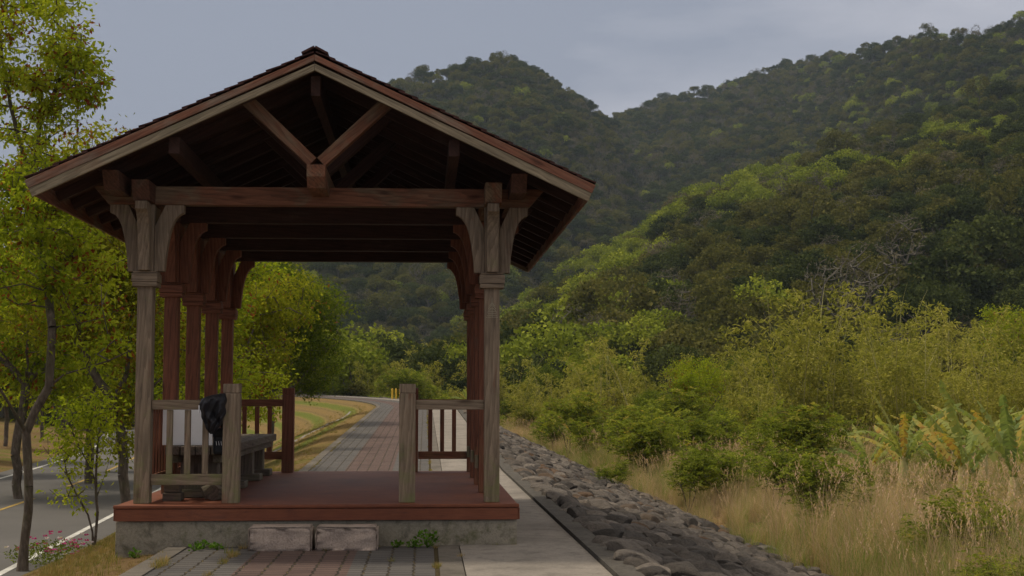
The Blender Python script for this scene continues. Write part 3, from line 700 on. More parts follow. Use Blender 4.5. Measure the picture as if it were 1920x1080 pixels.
# black jacket over the rail
def jacket():
    secs = [(1.462, -1.975, -1.935, .03), (1.45, -2.06, -1.93, .07), (1.415, -2.165, -1.925, .115), (1.37, -2.185, -1.928, .125), (1.31, -2.18, -1.93, .10), (1.25, -2.165, -1.935, .085), (1.19, -2.145, -1.96, .075), (1.13, -2.12, -1.99, .06), (1.085, -2.09, -2.03, .035), (1.07, -2.075, -2.045, .012)]
    n = 56; V = []; F = []
    zs = [s[0] for s in secs][::-1]
    for j, z in enumerate(np.linspace(1.464, 1.07, 44)):
        x0 = np.interp(z, zs, [s[1] for s in secs][::-1]); x1 = np.interp(z, zs, [s[2] for s in secs][::-1]); dp = np.interp(z, zs, [s[3] for s in secs][::-1])
        for i in range(n):
            a = 2*math.pi*i/n; cx = (x0+x1)/2; rx = (x1-x0)/2
            fold = 1+.34*math.sin(5*a+z*14+math.sin(z*31))*min(1, (1.46-z)/.2)+.22*math.sin(9*a-z*37+1)*min(1, (1.47-z)*5)
            V.append((cx+rx*math.cos(a)*(1+.05*math.sin(z*55+a)), .0+dp*math.sin(a)*fold-.01, z))
    for j in range(43):
        for i in range(n): F.append([j*n+i, j*n+(i+1) % n, (j+1)*n+(i+1) % n, (j+1)*n+i])
    F.append(list(range(n))); F.append([43*n+i for i in range(n)][::-1])
    me = np_mesh('jacket', V, F, [M['black_cloth']], smooth=True)
    j = link('jacket', me); j.modifiers.new('s', 'SUBSURF').render_levels = 1
    j.location = (0, .0, 0)
    tag(j, 'crumpled black jacket draped over the left rail beside the newel', 'jacket')
    s = MB().box(-2.188, -2.176, -.055, -.035, 1.27, 1.35, 'z').build('white_lining', M['white_plastic'], j, .009)
    s.matrix_parent_inverse = Matrix.Identity(4)
jacket()
def bag():
    b = MB().box(-2.08, -1.93, .18, .30, .86, 1.12, 'z').build('bag', M['black_plastic'], None, .03)
    tag(b, 'small black bag with three white marks hanging behind the jacket', 'bag')
    fl = MB().box(-2.085, -1.925, .17, .31, 1.03, 1.125, 'z').build('flap', M['black_plastic'], b, .02); fl.matrix_parent_inverse = Matrix.Identity(4)
    m = MB()
    for k in range(3): m.beam((-2.04+k*.024, .176, .955), (-2.046+k*.024, .176, .995), .005, .006, up=(0, 1, 0))
    mm = m.build('mark', M['white_plastic'], b, 0); mm.matrix_parent_inverse = Matrix.Identity(4)
    st = MB().beam((-2.0, .22, 1.12), (-1.96, .05, 1.42), .02, .005).build('strap', M['black_plastic'], b, 0); st.matrix_parent_inverse = Matrix.Identity(4)
bag()
# yellow bollards at the bend
BL = ['yellow bollard where the path bends, the left of the close pair', 'yellow bollard where the path bends, the right of the close pair', 'yellow bollard at the bend, half hidden by the right newel post']
for k, px in enumerate((735.5, 742.5, 750)):
    D = 104; x = ray(px, 746)[0]*D; z = float(zpath(D))
    me_v = []; 
    V = []; F = []; n = 12
    prof = [(.072, 0), (.072, .74), (.064, .78), (.03, .80)]
    for r_, zz in prof:
        for i in range(n): V.append((r_*math.cos(2*math.pi*i/n), r_*math.sin(2*math.pi*i/n), zz))
    for j in range(3):
        for i in range(n): F.append([j*n+i, j*n+(i+1) % n, (j+1)*n+(i+1) % n, (j+1)*n+i])
    F.append([3*n+i for i in range(n)])
    b = link('bollard', np_mesh('bollard', V, F, [M['yellow_paint']])); b.location = (x, D-CD, z-.03); tag(b, BL[k], 'bollard', 'yellow bollards at the path bend')

# ================================================================== vegetation
def unit(a): return a/np.maximum(np.linalg.norm(a, axis=-1, keepdims=True), 1e-9)
def leaf_quads(C, size, aspect=.5, axis=None, g=None, flat=0.0, out=None, outw=0.0):
    """folded diamond leaves at C; axis: preferred long direction; flat: pull the normal up"""
    g = g or rng; n = len(C); size = np.broadcast_to(size, (n,))[:, None]
    d = unit(g.normal(size=(n, 3)))
    if axis is not None: d = unit(d*.8+axis)
    nr = unit(g.normal(size=(n, 3))+np.array([0, 0, flat])+(out*outw if out is not None else 0))
    sd = unit(np.cross(d, nr)); nn = np.cross(sd, d)
    a = C; b = C+d*size*.5+sd*size*aspect*.5+nn*size*.10; t = C+d*size; c = C+d*size*.5-sd*size*aspect*.5+nn*size*.10
    V = np.stack([a, b, t, c], 1).reshape(-1, 3); F = np.arange(4*n).reshape(n, 4)
    return V, F
def tubes(P0, P1, R0, R1, n=6):
    """tapered segments from P0 to P1"""
    m = len(P0); d = unit(P1-P0); ref = np.where(np.abs(d[:, 2:3]) > .9, np.array([[1., 0, 0]]), np.array([[0, 0, 1.]]))
    u = unit(np.cross(d, ref)); v = np.cross(d, u); a = np.arange(n)*2*math.pi/n
    ring = u[:, None]*np.cos(a)[None, :, None]+v[:, None]*np.sin(a)[None, :, None]
    A = P0[:, None]+ring*R0[:, None, None]; B = P1[:, None]+ring*R1[:, None, None]
    V = np.concatenate([A, B], 1).reshape(-1, 3); b = (np.arange(m)*2*n)[:, None]; i = np.arange(n); j = (i+1) % n
    F = np.stack([b+i, b+j, b+n+j, b+n+i], -1).reshape(-1, 4); return V, F
def skeleton(limbs, targets, g, seglen=.35, wob=.10, droop=0.0):
    """limbs: explicit polylines; targets: points each joined to the nearest node. returns nodes, parent, tips"""
    P = []; par = []
    def addline(pts, start):
        last = start
        for p in pts: P.append(np.array(p, float)); par.append(last); last = len(P)-1
        return last
    for lb in limbs:
        # densify
        pts = [np.array(lb[0], float)]
        for a, b in zip(lb[:-1], lb[1:]):
            a = np.array(a, float); b = np.array(b, float); k = max(1, int(np.linalg.norm(b-a)/seglen))
            for q in range(1, k+1):
                pts.append(a+(b-a)*q/k+g.normal(size=3)*wob*.18*(q < k))
        if not P: addline(pts, -1)
        else:
            d = np.linalg.norm(np.array(P)-pts[0], axis=1); s = int(d.argmin()); addline(pts[1:], s)
    T = np.array(targets); 
    base = np.array(P); dd = np.array([np.linalg.norm(base-t, axis=1).min() for t in T])
    tips = []
    for t in T[np.argsort(dd)]:
        A = np.array(P); v = t-A; d = np.linalg.norm(v, axis=1)
        pen = d+np.maximum(0, A[:, 2]-t[2])*.8          # prefer growing upward and outward
        s = int(pen.argmin()); L_ = d[s]
        if L_ < .08: tips.append(s); continue
        k = max(1, int(L_/seglen)); a = A[s]; bow = g.normal(size=3)*L_*wob
        pts = [a+(t-a)*(q/k)+bow*math.sin(math.pi*q/k)+np.array([0, 0, -droop*L_*math.sin(math.pi*q/k)]) for q in range(1, k+1)]
        tips.append(addline(pts, s))
    return np.array(P), np.array(par), tips
def pipe_r(P, par, tips, rtip, ex, rmax):
    w_ = np.zeros(len(P)); ch = np.zeros(len(P), bool)
    for i in range(len(P)):
        if par[i] >= 0: ch[par[i]] = True
    for i in range(len(P)-1, -1, -1):
        if not ch[i]: w_[i] += 1
        if par[i] >= 0: w_[par[i]] += w_[i]
    r = rtip*w_**ex
    return np.minimum(r, rmax)
def ellip(g, c, r, n, shell=.0):
    v = unit(g.normal(size=(n, 3))); rad = g.uniform(shell**3, 1, n)**(1/3); return np.array(c)+v*rad[:, None]*np.array(r)
def make_tree(name, limbs, blobs, leafm, barkm, seed, leaf=.085, per=34, spread=.26, rtip=.006, ex=.5, rmax=.3, wob=.12, seglen=.35, redness=.12, aspect=.5, extra_bare=0, trunkr=None, hang=.4):
    g = np.random.default_rng(seed)
    T = np.concatenate([ellip(g, c, r, n, .35) for c, r, n in blobs])
    P, par, tips = skeleton(limbs, T, g, seglen, wob)
    r = pipe_r(P, par, tips, rtip, ex, rmax)
    ii = np.where(par >= 0)[0]
    r2 = r.copy()
    z0 = P[0][2]; fl = np.clip(1-(P[:, 2]-z0)/.5, 0, 1); 
    r2 = np.where((r > rmax*.6), r*(1+.45*fl**2), r)
    V, F = tubes(P[par[ii]], P[ii], np.minimum(r2[par[ii]], np.maximum(r2[ii]*1.7, r2[ii]+.01)), r2[ii], 8)
    tm = np_mesh(name+'_trunk', V, F, [barkm], smooth=True)
    # leaves gathered round the last nodes of each twig
    tp = np.array(tips); tp = tp[:len(tp)-extra_bare] if extra_bare else tp
    C = []; tint = []; AX = []
    for t in tp:
        k = int(per*g.uniform(.5, 1.5)); q = t; pts = [P[t]]
        for _ in range(2):
            if par[q] >= 0: pts.append((P[q]+P[par[q]])/2); q = par[q]
        pts = np.array(pts); pick = pts[g.integers(0, len(pts), k)]
        sp = spread*g.uniform(.7, 1.25)
        off = g.normal(size=(k, 3))*sp*.55*np.array([1, 1, .62])
        C.append(pick+off); hi = fbm(P[t][0]*.55+seed, P[t][1]*.55+P[t][2]*.8, 3, seed)
        base = .22+float(hi)*.75; tt = base+g.normal(size=k)*.13
        tt = np.clip(tt, 0, .86)
        redc = g.random() < redness*1.4
        rm = g.random(k) < (.4 if redc else redness*.12)
        tt = np.where(rm, g.uniform(.88, 1, k), tt); tint.append(tt)
        AX.append(unit(off+1e-6)*.7+np.array([0, 0, -hang]))
    C = np.concatenate(C); tint = np.concatenate(tint); AX = np.concatenate(AX)
    V, F = leaf_quads(C, leaf*g.uniform(.7, 1.3, len(C)), aspect, AX, g, flat=.5)
    cm = np_mesh(name+'_crown', V, F, [leafm], attrs={'tint': ('FACE', 'FLOAT', tint)})
    return tm, cm
def place_tree(meshes, name, loc, label, cat, group=None, rz=0, sc=1.0, crown='crown'):
    t = empty(name, loc, label, cat, group, rz); t.scale = (sc, sc, sc)
    link('trunk', meshes[0], t); link(crown, meshes[1], t); return t

# ---- trees along the road on the left
def rel(px, py, D, base): x, y, z = W(px, py, D); return (x-base[0], y-base[1], z-base[2])
B1 = ground_of(50, 23.4, -.05)
q = lambda px, py, D=23.4: rel(px, py, D, B1)
limbs1 = [[(0, 0, 0), q(53, 960), q(52, 870), q(49, 811)],
          [q(49, 811), q(66, 770), q(92, 725), q(95, 670), q(98, 615), q(92, 540, 23.8), q(70, 440, 24), q(60, 330, 24.2)],
          [q(49, 811), q(22, 765, 23), q(-5, 722, 22.6), q(-60, 640, 22), q(-110, 500, 21.5)],
          [q(92, 725), q(120, 702), q(160, 690, 23), q(205, 676, 22.6), q(250, 655, 22.2)],
          [q(60, 330, 24.2), q(75, 230, 24.2), q(110, 150, 24), q(150, 130, 23.8)],
          [q(60, 330, 24.2), q(20, 200, 24.4), q(0, 60, 24.5), q(25, -60, 24.5)],
          [q(92, 540, 23.8), q(40, 500, 25), q(0, 560, 26)]]
blobs1 = [(q(60, 70, 24), (1.15, 1.3, 1.5), 95), (q(125, 150, 23.8), (.68, .8, .85), 85), (q(60, 390, 23), (1.0, .9, .7), 70), (q(10, 250, 24.2), (.9, 1.4, 1.3), 55), (q(90, 330, 24), (.9, 1.2, .7), 50),
          (q(40, 470, 24), (1.4, 1.6, 1.0), 100), (q(170, 520, 23.5), (.75, 1.0, .8), 50), (q(-90, 450, 22), (1.2, 1.4, 1.8), 60), (q(190, 640, 22.8), (.5, .6, .35), 10), (q(-80, 100, 24), (1.3, 1.4, 1.6), 60), (q(30, -90, 24), (1.4, 1.4, 1.0), 50)]
t1 = make_tree('leafy_tree', limbs1, blobs1, M['leaf_lime'], M['bark'], 11, leaf=.098, per=36, spread=.19, rmax=.095, rtip=.0055, ex=.47, redness=.14)
place_tree(t1, 'leafy_tree', B1, 'nearest roadside tree with a forked trunk and bright lime leaves, at the left edge', 'tree', 'trees along the road')
B2 = ground_of(243, 29.5, -.05)
q2 = lambda px, py, D=29.5: rel(px, py, D, B2)
limbs2 = [[(0, 0, 0), q2(232, 860), q2(225, 800), q2(215, 750), q2(185, 715), q2(160, 670), q2(150, 600)],
          [q2(215, 750), q2(238, 700), q2(245, 620), q2(250, 520)],
          [q2(150, 600), q2(120, 520), q2(110, 430)], [q2(150, 600), q2(185, 520), q2(190, 400)], [q2(225, 800), q2(270, 740), q2(320, 690), q2(360, 640)]]
blobs2 = [(q2(150, 430), (1.6, 1.7, 1.5), 190), (q2(230, 420), (1.3, 1.7, 1.2), 130), (q2(120, 560), (1.4, 1.5, 1.0), 110), (q2(240, 600), (1.0, 1.3, 1.1), 70), (q2(330, 600), (.9, 1.2, 1.2), 60), (q2(180, 300), (1.5, 1.5, .8), 90), (q2(230, 780), (.35, .4, .8), 26)]
t2 = make_tree('leafy_tree', limbs2, blobs2, M['leaf_olive'], M['bark'], 12, leaf=.105, per=42, spread=.28, rmax=.17, rtip=.006, ex=.52, redness=.18)
place_tree(t2, 'leafy_tree', B2, 'roadside tree with a leaning twisted trunk covered in creeper, just behind the plinth corner', 'tree', 'trees along the road')
# sapling
B3 = ground_of(181, 24.5, -.03)
q3 = lambda px, py, D=24.5: rel(px, py, D, B3)
limbs3 = [[(0, 0, 0), q3(183, 960), q3(180, 910), q3(182, 850), q3(190, 790)], [(0, 0, 0), q3(165, 965), q3(145, 930), q3(125, 890), q3(112, 840)], [q3(180, 910), q3(160, 860), q3(140, 820), q3(130, 790)], [q3(182, 930), q3(200, 880), q3(210, 840)]]
blobs3 = [(q3(110, 830), (.42, .5, .35), 26), (q3(140, 800), (.5, .5, .5), 40), (q3(185, 800), (.35, .5, .55), 34), (q3(120, 900), (.45, .5, .35), 14), (q3(165, 760), (.5, .5, .3), 26)]
t3 = make_tree('sapling', limbs3, blobs3, M['leaf_lime'], M['bark'], 13, leaf=.085, per=15, spread=.20, rmax=.045, rtip=.004, ex=.5, redness=.0, seglen=.2)
place_tree(t3, 'sapling', B3, 'thin multi-stemmed sapling with sparse bright green leaves between the two big trunks', 'sapling')
# generic round trees used further along the road
def round_tree(seed, h, r, mat, n=520, leaf=.13, per=42):
    g = np.random.default_rng(seed); bl = []
    limbs = [[(0, 0, 0), (.1, 0, h*.18), (-.05, .1, h*.34)]]
    for k in range(5):
        a = k*2*math.pi/5+g.uniform(-.4, .4); e = g.uniform(.35, .6)
        limbs.append([(-.05, .1, h*.34), (math.cos(a)*r*.35, math.sin(a)*r*.35, h*.48), (math.cos(a)*r*.62, math.sin(a)*r*.62, h*e+.12*h)])
    for k in range(11):
        a = g.uniform(0, 6.28); rr = r*g.uniform(.2, .68); z = h*g.uniform(.36, .84)
        rr *= math.sqrt(max(.2, 1-((z/h-.55)/.42)**2)); s = g.uniform(.30, .44)*r
        bl.append(((math.cos(a)*rr, math.sin(a)*rr, z), (s, s, s*.8), n//12))
    bl.append(((0, 0, h*.72), (r*.5, r*.5, h*.2), n//8))
    return make_tree('road_tree', limbs, bl, mat, M['bark'], seed, leaf=leaf, per=per, spread=.38, rmax=.2, rtip=.008, ex=.5, redness=.10)
RT = [round_tree(21, 8.2, 3.7, M['leaf_olive']), round_tree(22, 7.6, 3.5, M['leaf_green'], per=50), round_tree(23, 8.6, 3.8, M['leaf_lime'])]
far = [  # px, D, mesh, scale, rot, label
    (505, 52, 1, .98, 0.4, 'rounded dark green tree behind the red posts, its crown reaching out beside the path'),
    (418, 43, 0, .92, 1.9, 'yellow green tree framed between the red left posts'),
    (340, 37, 2, .85, 2.6, 'lime green tree standing behind the left railing'),
    (545, 66, 1, .9, 3.3, 'smaller dark green tree behind the rounded one beside the path'),
    (40, 40, 2, 1.1, 4.1, 'bright tree rising above the left eave of the roof'),
    (170, 47, 0, 1.2, 5.0, 'tall yellow tree beyond the leaning trunk, showing over the eave'),
    (262, 55, 1, 1.0, .9, 'dark tree in the gap left of the front post')]
for px, D, k, sc, rz, lb in far:
    x = ray(px, 746)[0]*D; place_tree(RT[k], 'leafy_tree', (x, D-CD, float(gz(x, D-CD))-.05), lb, 'tree', 'trees along the road', rz, sc)
acr = [(-12, 62, 1, .95, .3, 'dark tree across the road at the far left edge'), (12, 75, 0, 1.0, 1.3, 'dark trunked tree across the road, second from the left edge'),
       (80, 88, 2, 1.1, 2.2, 'light green tree across the road behind the forked trunk'), (150, 100, 1, 1.25, 3.1, 'dark tree across the road behind the sapling'), (215, 118, 0, 1.4, 4.0, 'olive tree where the road disappears'),
       (300, 135, 2, 1.5, 5.0, 'green tree far down the road seen behind the left railing'), (395, 150, 1, 1.5, .5, 'dark tree at the road bend behind the red posts'), (-75, 52, 2, 1.0, 1.0, 'green tree across the road beyond the left edge'),
       (470, 165, 0, 1.3, 2.9, 'hazy olive tree at the foot of the hill beyond the bank'), (120, 130, 1, 1.5, 2.0, 'dark tree deep behind the roadside trees')]
for px, D, k, sc, rz, lb in acr:
    x = ray(px, 746)[0]*D; xr = float(xroad(D))
    if abs(x-xr) < 5.2: x = xr-6 if x < xr+1 else xr+6
    place_tree(RT[k], 'leafy_tree', (x, D-CD, float(gz(x, D-CD))-.1), lb, 'tree', 'trees across the road', rz, sc)

# ---- hill forest crowns
def crown_mesh(name, kind, seed, r=4.0, h=9.0, nc=30, per=80, leaf=.46, trunks=True):
    g = np.random.default_rng(seed); Vs = []; Fs = []; Ts = []; n0 = 0
    C = []; O = []; tint = []
    for k in range(nc):
        a = g.uniform(0, 6.28); e = math.asin(g.uniform(-.15, 1)); rr = g.uniform(.55, .86)
        c = np.array([math.cos(a)*math.cos(e)*r*rr, math.sin(a)*math.cos(e)*r*rr, h*.56+math.sin(e)*h*.36*rr]); s = g.uniform(.22, .40)*r
        v = unit(g.normal(size=(per, 3))+np.array([0, 0, .45])); p = c+v*s*g.uniform(.75, 1.05, (per, 1))*np.array([1, 1, .75])
        C.append(p); O.append(v); tint.append(np.clip(g.normal(.5, .16)+g.normal(size=per)*.13, 0, 1))
    C = np.concatenate(C); O = np.concatenate(O); tint = np.concatenate(tint)
    V, F = leaf_quads(C, leaf*g.uniform(.6, 1.3, len(C)), .75, None, g, out=O, outw=1.6)
    # a few limbs and a trunk
    P0 = [(0, 0, -1.5)]; P1 = [(0, 0, h*.5)]; R0 = [.20]; R1 = [.12]
    for k in range(6):
        a = g.uniform(0, 6.28); P0.append((0, 0, h*g.uniform(.25, .5))); P1.append((math.cos(a)*r*.6, math.sin(a)*r*.6, h*g.uniform(.5, .8))); R0.append(.11); R1.append(.04)
    TV, TF = tubes(np.array(P0, float), np.array(P1, float), np.array(R0), np.array(R1), 5)
    me = np_mesh(name, np.concatenate([V, TV]), np.concatenate([F, TF+len(V)]), [M['hill_'+kind], M['bark_pale']], mi=[0]*len(F)+[1]*len(TF),
                 attrs={'tint': ('FACE', 'FLOAT', np.concatenate([tint, np.zeros(len(TF))]))})
    return me
def bare_mesh(name, seed, r=3.4, h=9.5, leafn=500):
    """leafless or thinly leaved pale tree"""
    g = np.random.default_rng(seed)
    T = ellip(g, (0, 0, h*.68), (r, r, h*.3), 150, .6)
    P, par, tips = skeleton([[(0, 0, -1.5), (.2, 0, h*.25), (-.1, .2, h*.4)], [(-.1, .2, h*.4), (r*.3, 0, h*.6)], [(-.1, .2, h*.4), (-r*.3, .3, h*.62)]], T, g, .9, .12)
    rr = pipe_r(P, par, tips, .03, .42, .24); ii = np.where(par >= 0)[0]
    TV, TF = tubes(P[par[ii]], P[ii], rr[par[ii]]*.9, rr[ii], 4)
    C = T[g.integers(0, len(T), leafn)]+g.normal(size=(leafn, 3))*.35
    V, F = leaf_quads(C, .3*g.uniform(.6, 1.3, len(C)), .6, None, g)
    return np_mesh(name, np.concatenate([V, TV]), np.concatenate([F, TF+len(V)]), [M['hill_grey'], M['bark_pale']], mi=[0]*len(F)+[1]*len(TF), attrs={'tint': ('FACE', 'FLOAT', np.concatenate([g.uniform(0, 1, len(F)), np.zeros(len(TF))]))})
def bamboo_mesh(seed, nculm=30, h=7.2, rad=1.5, leaves=7000):
    g = np.random.default_rng(seed); P0 = []; P1 = []; R0 = []; R1 = []; C = []; AX = []
    for k in range(nculm):
        a = g.uniform(0, 6.28); r0 = rad*math.sqrt(g.random())*.6; hh = h*g.uniform(.38, 1.08); ln = g.uniform(.15, .6)*hh*.62
        b0 = np.array([math.cos(a)*r0, math.sin(a)*r0, -.3]); a2 = a+g.normal()*.5; prev = b0; m = 9
        for i in range(1, m+1):
            t = i/m; p = b0+np.array([math.cos(a2)*ln*t**2.2, math.sin(a2)*ln*t**2.2, hh*(t-.13*t**4)])
            P0.append(prev); P1.append(p); R0.append(.028*(1-.85*(i-1)/m)); R1.append(.028*(1-.85*t)); 
            if t > .22:
                kk = int(leaves/nculm/m*1.25); br = .2+.62*math.sin(min(1, t*.97)*math.pi)**.6
                # short side sprays
                if g.random() < .25: prev = p; continue
                for _ in range(max(1, kk//9)):
                    dd = unit(g.normal(size=3)*np.array([1, 1, .5])); st = prev+(p-prev)*g.random(); L_ = br*g.uniform(.5, 1.2)
                    s = st+dd*L_*np.linspace(.3, 1, 9)[:, None]+np.array([0, 0, -.25])*np.linspace(0, 1, 9)[:, None]**2*L_
                    C.append(s+g.normal(size=(9, 3))*.07); AX.append(np.tile(dd*.9+np.array([0, 0, -.35]), (9, 1)))
            prev = p
    C = np.concatenate(C); AX = np.concatenate(AX)
    V, F = leaf_quads(C, .21*g.uniform(.7, 1.35, len(C)), .30, AX, g, flat=.8)
    tint = np.clip(.5+g.normal(size=len(F))*.22, 0, 1)
    lm = np_mesh('bamboo_foliage', V, F, [M['leaf_bamboo']], attrs={'tint': ('FACE', 'FLOAT', tint)})
    TV, TF = tubes(np.array(P0), np.array(P1), np.array(R0), np.array(R1), 5)
    return np_mesh('bamboo_culms', TV, TF, [M['culm']], smooth=True), lm
def shrub_mesh(seed, h=1.7, r=1.0, n=85, leaf=.10, mat='leaf_shrub'):
    g = np.random.default_rng(seed); T = []
    for k in range(6):
        a = g.uniform(0, 6.28); T.append(ellip(g, (math.cos(a)*r*.5, math.sin(a)*r*.5, h*g.uniform(.5, .82)), (r*.5, r*.5, h*.2), n//6, .3))
    T = np.concatenate(T)
    P, par, tips = skeleton([[(0, 0, -.1), (.05, 0, h*.2), (0, .05, h*.36)], [(0, 0, 0), (.25*r, .1, h*.35)], [(0, 0, 0), (-.3*r, -.1, h*.4)]], T, g, .22, .12)
    rr = pipe_r(P, par, tips, .0045, .5, .035); ii = np.where(par >= 0)[0]
    TV, TF = tubes(P[par[ii]], P[ii], rr[par[ii]], rr[ii], 5)
    C = []; AX = []; tint = []
    for t in tips:                    # palmate sprays
        for _ in range(g.integers(5, 9)):
            c = P[t]+g.normal(size=3)*.13; m = 6; a = np.arange(m)*2*math.pi/m+g.uniform(0, 6)
            tl = unit(g.normal(size=3)*.35+np.array([0, 0, 1])); u = unit(np.cross(tl, [1, .2, 0])); v = np.cross(tl, u)
            ax = u*np.cos(a)[:, None]+v*np.sin(a)[:, None]
            C.append(np.tile(c, (m, 1))+ax*.01); AX.append(ax*5); tint.append(np.full(m, g.uniform(.1, .82) if g.random() > .02 else .97)+g.normal(size=m)*.05)
    C = np.concatenate(C); AX = np.concatenate(AX); tint = np.clip(np.concatenate(tint), 0, 1)
    V, F = leaf_quads(C, leaf*g.uniform(.8, 1.4, len(C)), .42, AX, g, flat=2.5)
    return np_mesh('shrub_stems', TV, TF, [M['bark']], smooth=True), np_mesh('shrub_foliage', V, F, [M[mat]], attrs={'tint': ('FACE', 'FLOAT', tint)})
def blade_strip(g, base, az, L_, wd, bend, segs=5, tip=True):
    """one arching blade, returns V (2*(segs+1)), F"""
    d = np.array([math.cos(az), math.sin(az), 0]); s = np.array([-math.sin(az), math.cos(az), 0]); V = []
    for i in range(segs+1):
        t = i/segs; a = bend*t; p = base+d*(L_*t*math.sin(a)*.75)+np.array([0, 0, L_*t*math.cos(a*.85)]); ww = wd*(1-t*.93)
        V += [p-s*ww/2, p+s*ww/2]
    F = [[2*i, 2*i+1, 2*i+3, 2*i+2] for i in range(segs)]
    return V, F
def tuft_mesh(name, seed, n=90, L_=1.15, r=.32, wd=.010, mat='grass_dry', plume=14, bend=1.1, tb=None):
    g = np.random.default_rng(seed); V = []; F = []; T = []; k = 0
    tb = g.uniform(.35, .75) if tb is None else tb
    for i in range(n):
        a = g.uniform(0, 6.28); b = np.array([math.cos(a), math.sin(a), 0])*r*math.sqrt(g.random())*.7
        v, f = blade_strip(g, b, a+g.normal()*.6, L_*g.uniform(.5, 1.1), wd*g.uniform(.7, 1.4), g.uniform(.15, bend), 4)
        V += v; F += [[q+k for q in ff] for ff in f]; k += len(v); T += [np.clip(tb+g.normal()*.22, 0, 1)]*len(f)
    for i in range(plume):                     # feathery seed heads on thin stalks
        a = g.uniform(0, 6.28); b = np.array([math.cos(a), math.sin(a), 0])*r*.4; H = L_*g.uniform(.95, 1.3)
        v, f = blade_strip(g, b, a, H, .006, g.uniform(.1, .45), 4); V += v; F += [[q+k for q in ff] for ff in f]; k += len(v); T += [.75]*len(f)
        tip = (v[-1]+v[-2])/2; dr = unit(v[-1]-v[-4])
        for j in range(12):
            p = tip-dr*.22*j/12; az = g.uniform(0, 6.28); q = p+np.array([math.cos(az)*.03, math.sin(az)*.03, .03]); s = np.array([-math.sin(az), math.cos(az), 0])*.006
            V += [p-s, p+s, q+s, q-s]; F.append([k, k+1, k+2, k+3]); k += 4; T.append(g.uniform(.75, 1))
    return np_mesh(name, np.array(V), np.array(F), [M[mat]], attrs={'tint': ('FACE', 'FLOAT', T)})
def scatter(name, pts, rot, scl, idx, meshes, label, cat):
    """one object for what nobody could count, instances picked by index"""
    pts = np.asarray(pts, np.float32); n = len(pts)
    cc = bpy.data.collections.new('kinds_of_'+name)
    for i, me in enumerate(meshes):
        o = bpy.data.objects.new('%s_%02d' % (name, i), me); cc.objects.link(o)
    me = bpy.data.meshes.new(name); me.vertices.add(n); me.vertices.foreach_set('co', pts.ravel())
    for an, typ, arr in (('rot', 'FLOAT_VECTOR', rot), ('scl', 'FLOAT', scl)):
        a = me.attributes.new(an, typ, 'POINT'); a.data.foreach_set('vector' if typ == 'FLOAT_VECTOR' else 'value', np.asarray(arr, np.float32).ravel())
    a = me.attributes.new('idx', 'INT', 'POINT'); a.data.foreach_set('value', np.asarray(idx, np.int32))
    o = link(name, me); tag(o, label, cat, kind='stuff')
    ng = bpy.data.node_groups.new(name, 'GeometryNodeTree')
    ng.interface.new_socket('Geometry', in_out='INPUT', socket_type='NodeSocketGeometry'); ng.interface.new_socket('Geometry', in_out='OUTPUT', socket_type='NodeSocketGeometry')
    gi = ng.nodes.new('NodeGroupInput'); go = ng.nodes.new('NodeGroupOutput'); ip = ng.nodes.new('GeometryNodeInstanceOnPoints')
    ci = ng.nodes.new('GeometryNodeCollectionInfo'); ci.inputs[0].default_value = cc; ci.inputs[1].default_value = True; ci.inputs[2].default_value = True
    def att(nm, t): q = ng.nodes.new('GeometryNodeInputNamedAttribute'); q.data_type = t; q.inputs[0].default_value = nm; return q.outputs[0]
    mpn = ng.nodes.new('GeometryNodeMeshToPoints')
    er = ng.nodes.new('FunctionNodeEulerToRotation'); ng.links.new(att('rot', 'FLOAT_VECTOR'), er.inputs[0])
    ng.links.new(gi.outputs[0], mpn.inputs[0]); ng.links.new(mpn.outputs[0], ip.inputs['Points']); ng.links.new(ci.outputs[0], ip.inputs['Instance']); ip.inputs['Pick Instance'].default_value = True
    ng.links.new(att('idx', 'INT'), ip.inputs['Instance Index']); ng.links.new(er.outputs[0], ip.inputs['Rotation']); ng.links.new(att('scl', 'FLOAT'), ip.inputs['Scale'])
    ng.links.new(ip.outputs[0], go.inputs[0]); md = o.modifiers.new('scatter', 'NODES'); md.node_group = ng
    return o

